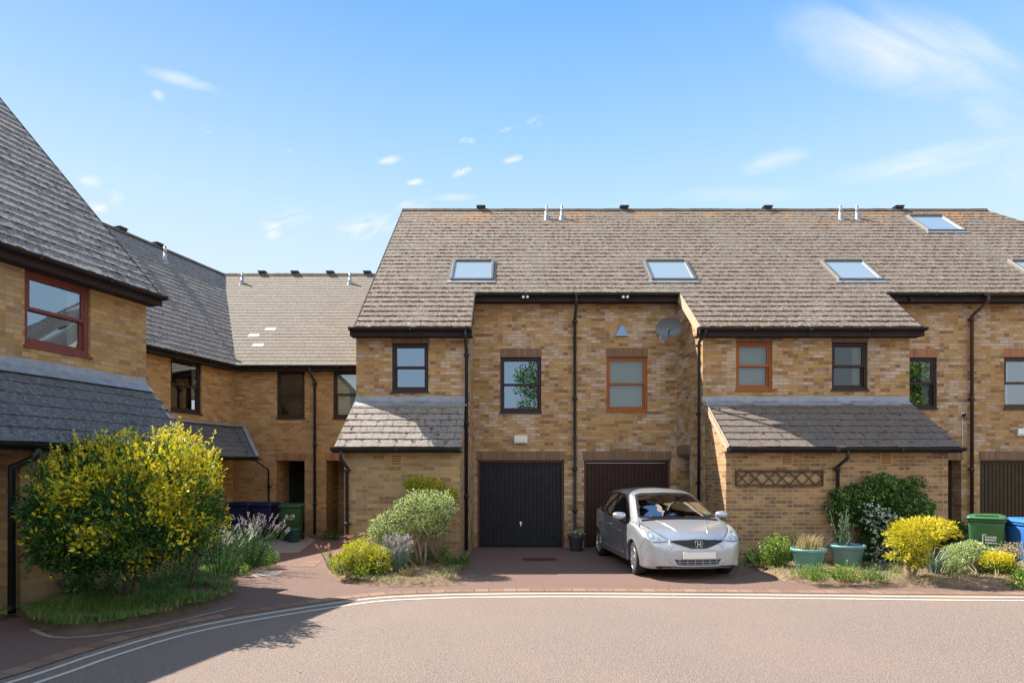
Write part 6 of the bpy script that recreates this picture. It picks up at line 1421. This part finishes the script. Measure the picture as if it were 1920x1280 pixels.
for kd in ('left', 'right'):    # bumper-to-wing joints and a waist crease
    for pl, mt_, rr_ in (([(-.42, .52), (-.36, .60), (-.30, .70)], TRIM, .003), ([(-.44, .30), (-.40, .40), (-.42, .50)], TRIM, .003), ([(-1.5, .72), (-2.3, .75), (-3.1, .80), (-3.5, .83)], SIL, .007), ([(-1.35, .335), (-2.0, .33), (-2.75, .34)], SIL, .012)):
        tp = [q for q in (cast(kd, *Vector(pl[i]).lerp(Vector(pl[i + 1]), j / 5), .0) for i in range(len(pl) - 1) for j in range(6)) if q]
        mb = MB(CM); mb.tube(tp, rr_, 6); mb.build('bumper_seam' if mt_ is TRIM else 'door_crease', mt_, body)
# scuttle and wipers
patch('scuttle', 'top', [(-.845, -.66), (-.845, .66), (-.90, .66), (-.90, -.66)], TRIM, .006)
for (ya, yb, za) in ((.10, -.48, 1.015), (.56, .12, 1.012)):
    tp = [q for q in (cast('front', ya + (yb - ya) * i / 10, 1.0 + (za - 1.0) * math.sin(math.pi * i / 20), .022) for i in range(11)) if q]; mb = MB(CM); mb.tube(tp, .008, 6); mb.build('wiper', TRIM, car)
# mirrors
for sg in (1, -1):
    c_ = Vector((-1.30, sg * .93, 1.02)); X = CM @ Matrix.Translation(c_)
    b = MB(X); n = 16; rings = []
    for xx, sc in ((.085, .0), (.082, .45), (.06, .8), (.02, 1), (-.03, 1.02), (-.045, .97)):
        b_ = [(xx, sg * 0 + .115 * max(sc, .02) * math.copysign(abs(math.cos(2 * math.pi * k / n)) ** .7, math.cos(2 * math.pi * k / n)), .075 * max(sc, .02) * math.copysign(abs(math.sin(2 * math.pi * k / n)) ** .7, math.sin(2 * math.pi * k / n))) for k in range(n)]
        rings.append([b.bm.verts.new(b.M @ Vector(q)) for q in b_])
    for A_, B_ in zip(rings, rings[1:]):
        for k in range(n): f = b.bm.faces.new((A_[k], A_[(k + 1) % n], B_[(k + 1) % n], B_[k])); f.smooth = True
    mo = b.build('wing_mirror', SIL, car); b = MB(X); b.face([(-.040, .105 * math.cos(2 * math.pi * k / n), .066 * math.sin(2 * math.pi * k / n)) for k in range(n)]); b.build('mirror_glass', M['chrome'], mo)
    b = MB(CM); b.tube([c_ + Vector((0, -sg * .09, -.05)), Vector((-1.28, sg * .79, .955))], .02, 8); b.build('mirror_stalk', TRIM, mo)
# interior
inn = MB(CM); inn.box(-3.5, -1.0, -.70, .70, .35, .50); inn.build('floor_pan', TRIM, car)
b = MB(CM); b.prism([(-.88, .80), (-.90, .94), (-1.25, .97), (-1.42, .93), (-1.48, .70), (-.9, .6)], -.68, .68); b.build('dashboard', SEAT, car)
for sg in (1, -1):
    b = MB(CM @ Matrix.Translation((-2.0, sg * .36, .5))); b.box(-.25, .27, -.25, .25, 0, .18); st_ = b.build('front_seat', SEAT, car, bevel=.04)
    b = MB(CM @ Matrix.Translation((-2.22, sg * .36, .62)) @ Matrix.Rotation(R(-16), 4, 'Y')); b.box(-.07, .07, -.24, .24, 0, .56); b.build('seat_back', SEAT, st_, bevel=.04)
    b = MB(CM @ Matrix.Translation((-2.40, sg * .36, 1.19)) @ Matrix.Rotation(R(-12), 4, 'Y')); b.box(-.045, .045, -.13, .13, 0, .17); b.build('headrest', SEAT, st_, bevel=.04)
b = MB(CM @ Matrix.Translation((-3.1, 0, .55)) @ Matrix.Rotation(R(-16), 4, 'Y')); b.box(-.07, .07, -.6, .6, 0, .60); b.build('rear_seat', SEAT, car, bevel=.04)
X = CM @ Matrix.Translation((-1.56, -.36, .90)) @ Matrix.Rotation(R(68), 4, 'Y'); b = MB(X); b.tube([(.18 * math.cos(R(a)), .18 * math.sin(R(a)), 0) for a in range(0, 361, 15)], .016, 8); b.tube([(-.17, 0, 0), (.17, 0, 0)], .018, 6); b.tube([(0, 0, 0), (.17, 0, 0)], .02, 6); b.lathe([(.001, .02), (.06, .015), (.06, -.03)], 16); b.build('steering_wheel', TRIM, car)
b = MB(CM); b.box(-1.86, -1.84, -.56, -.20, 1.30, 1.40); b.build('sun_visor', M['grey_fab'], car); b = MB(CM); b.box(-1.72, -1.70, -.12, .12, 1.30, 1.36); b.build('rear_view_mirror', TRIM, car)
patch('tax_disc', 'front', [(.50, 1.02), (.58, 1.02), (.57, 1.10), (.49, 1.10)], M['white'], -.006)
b = MB(CM); b.box(-3.5, -.35, -.62, .62, .18, .22); b.build('underbody', TRIM, car)
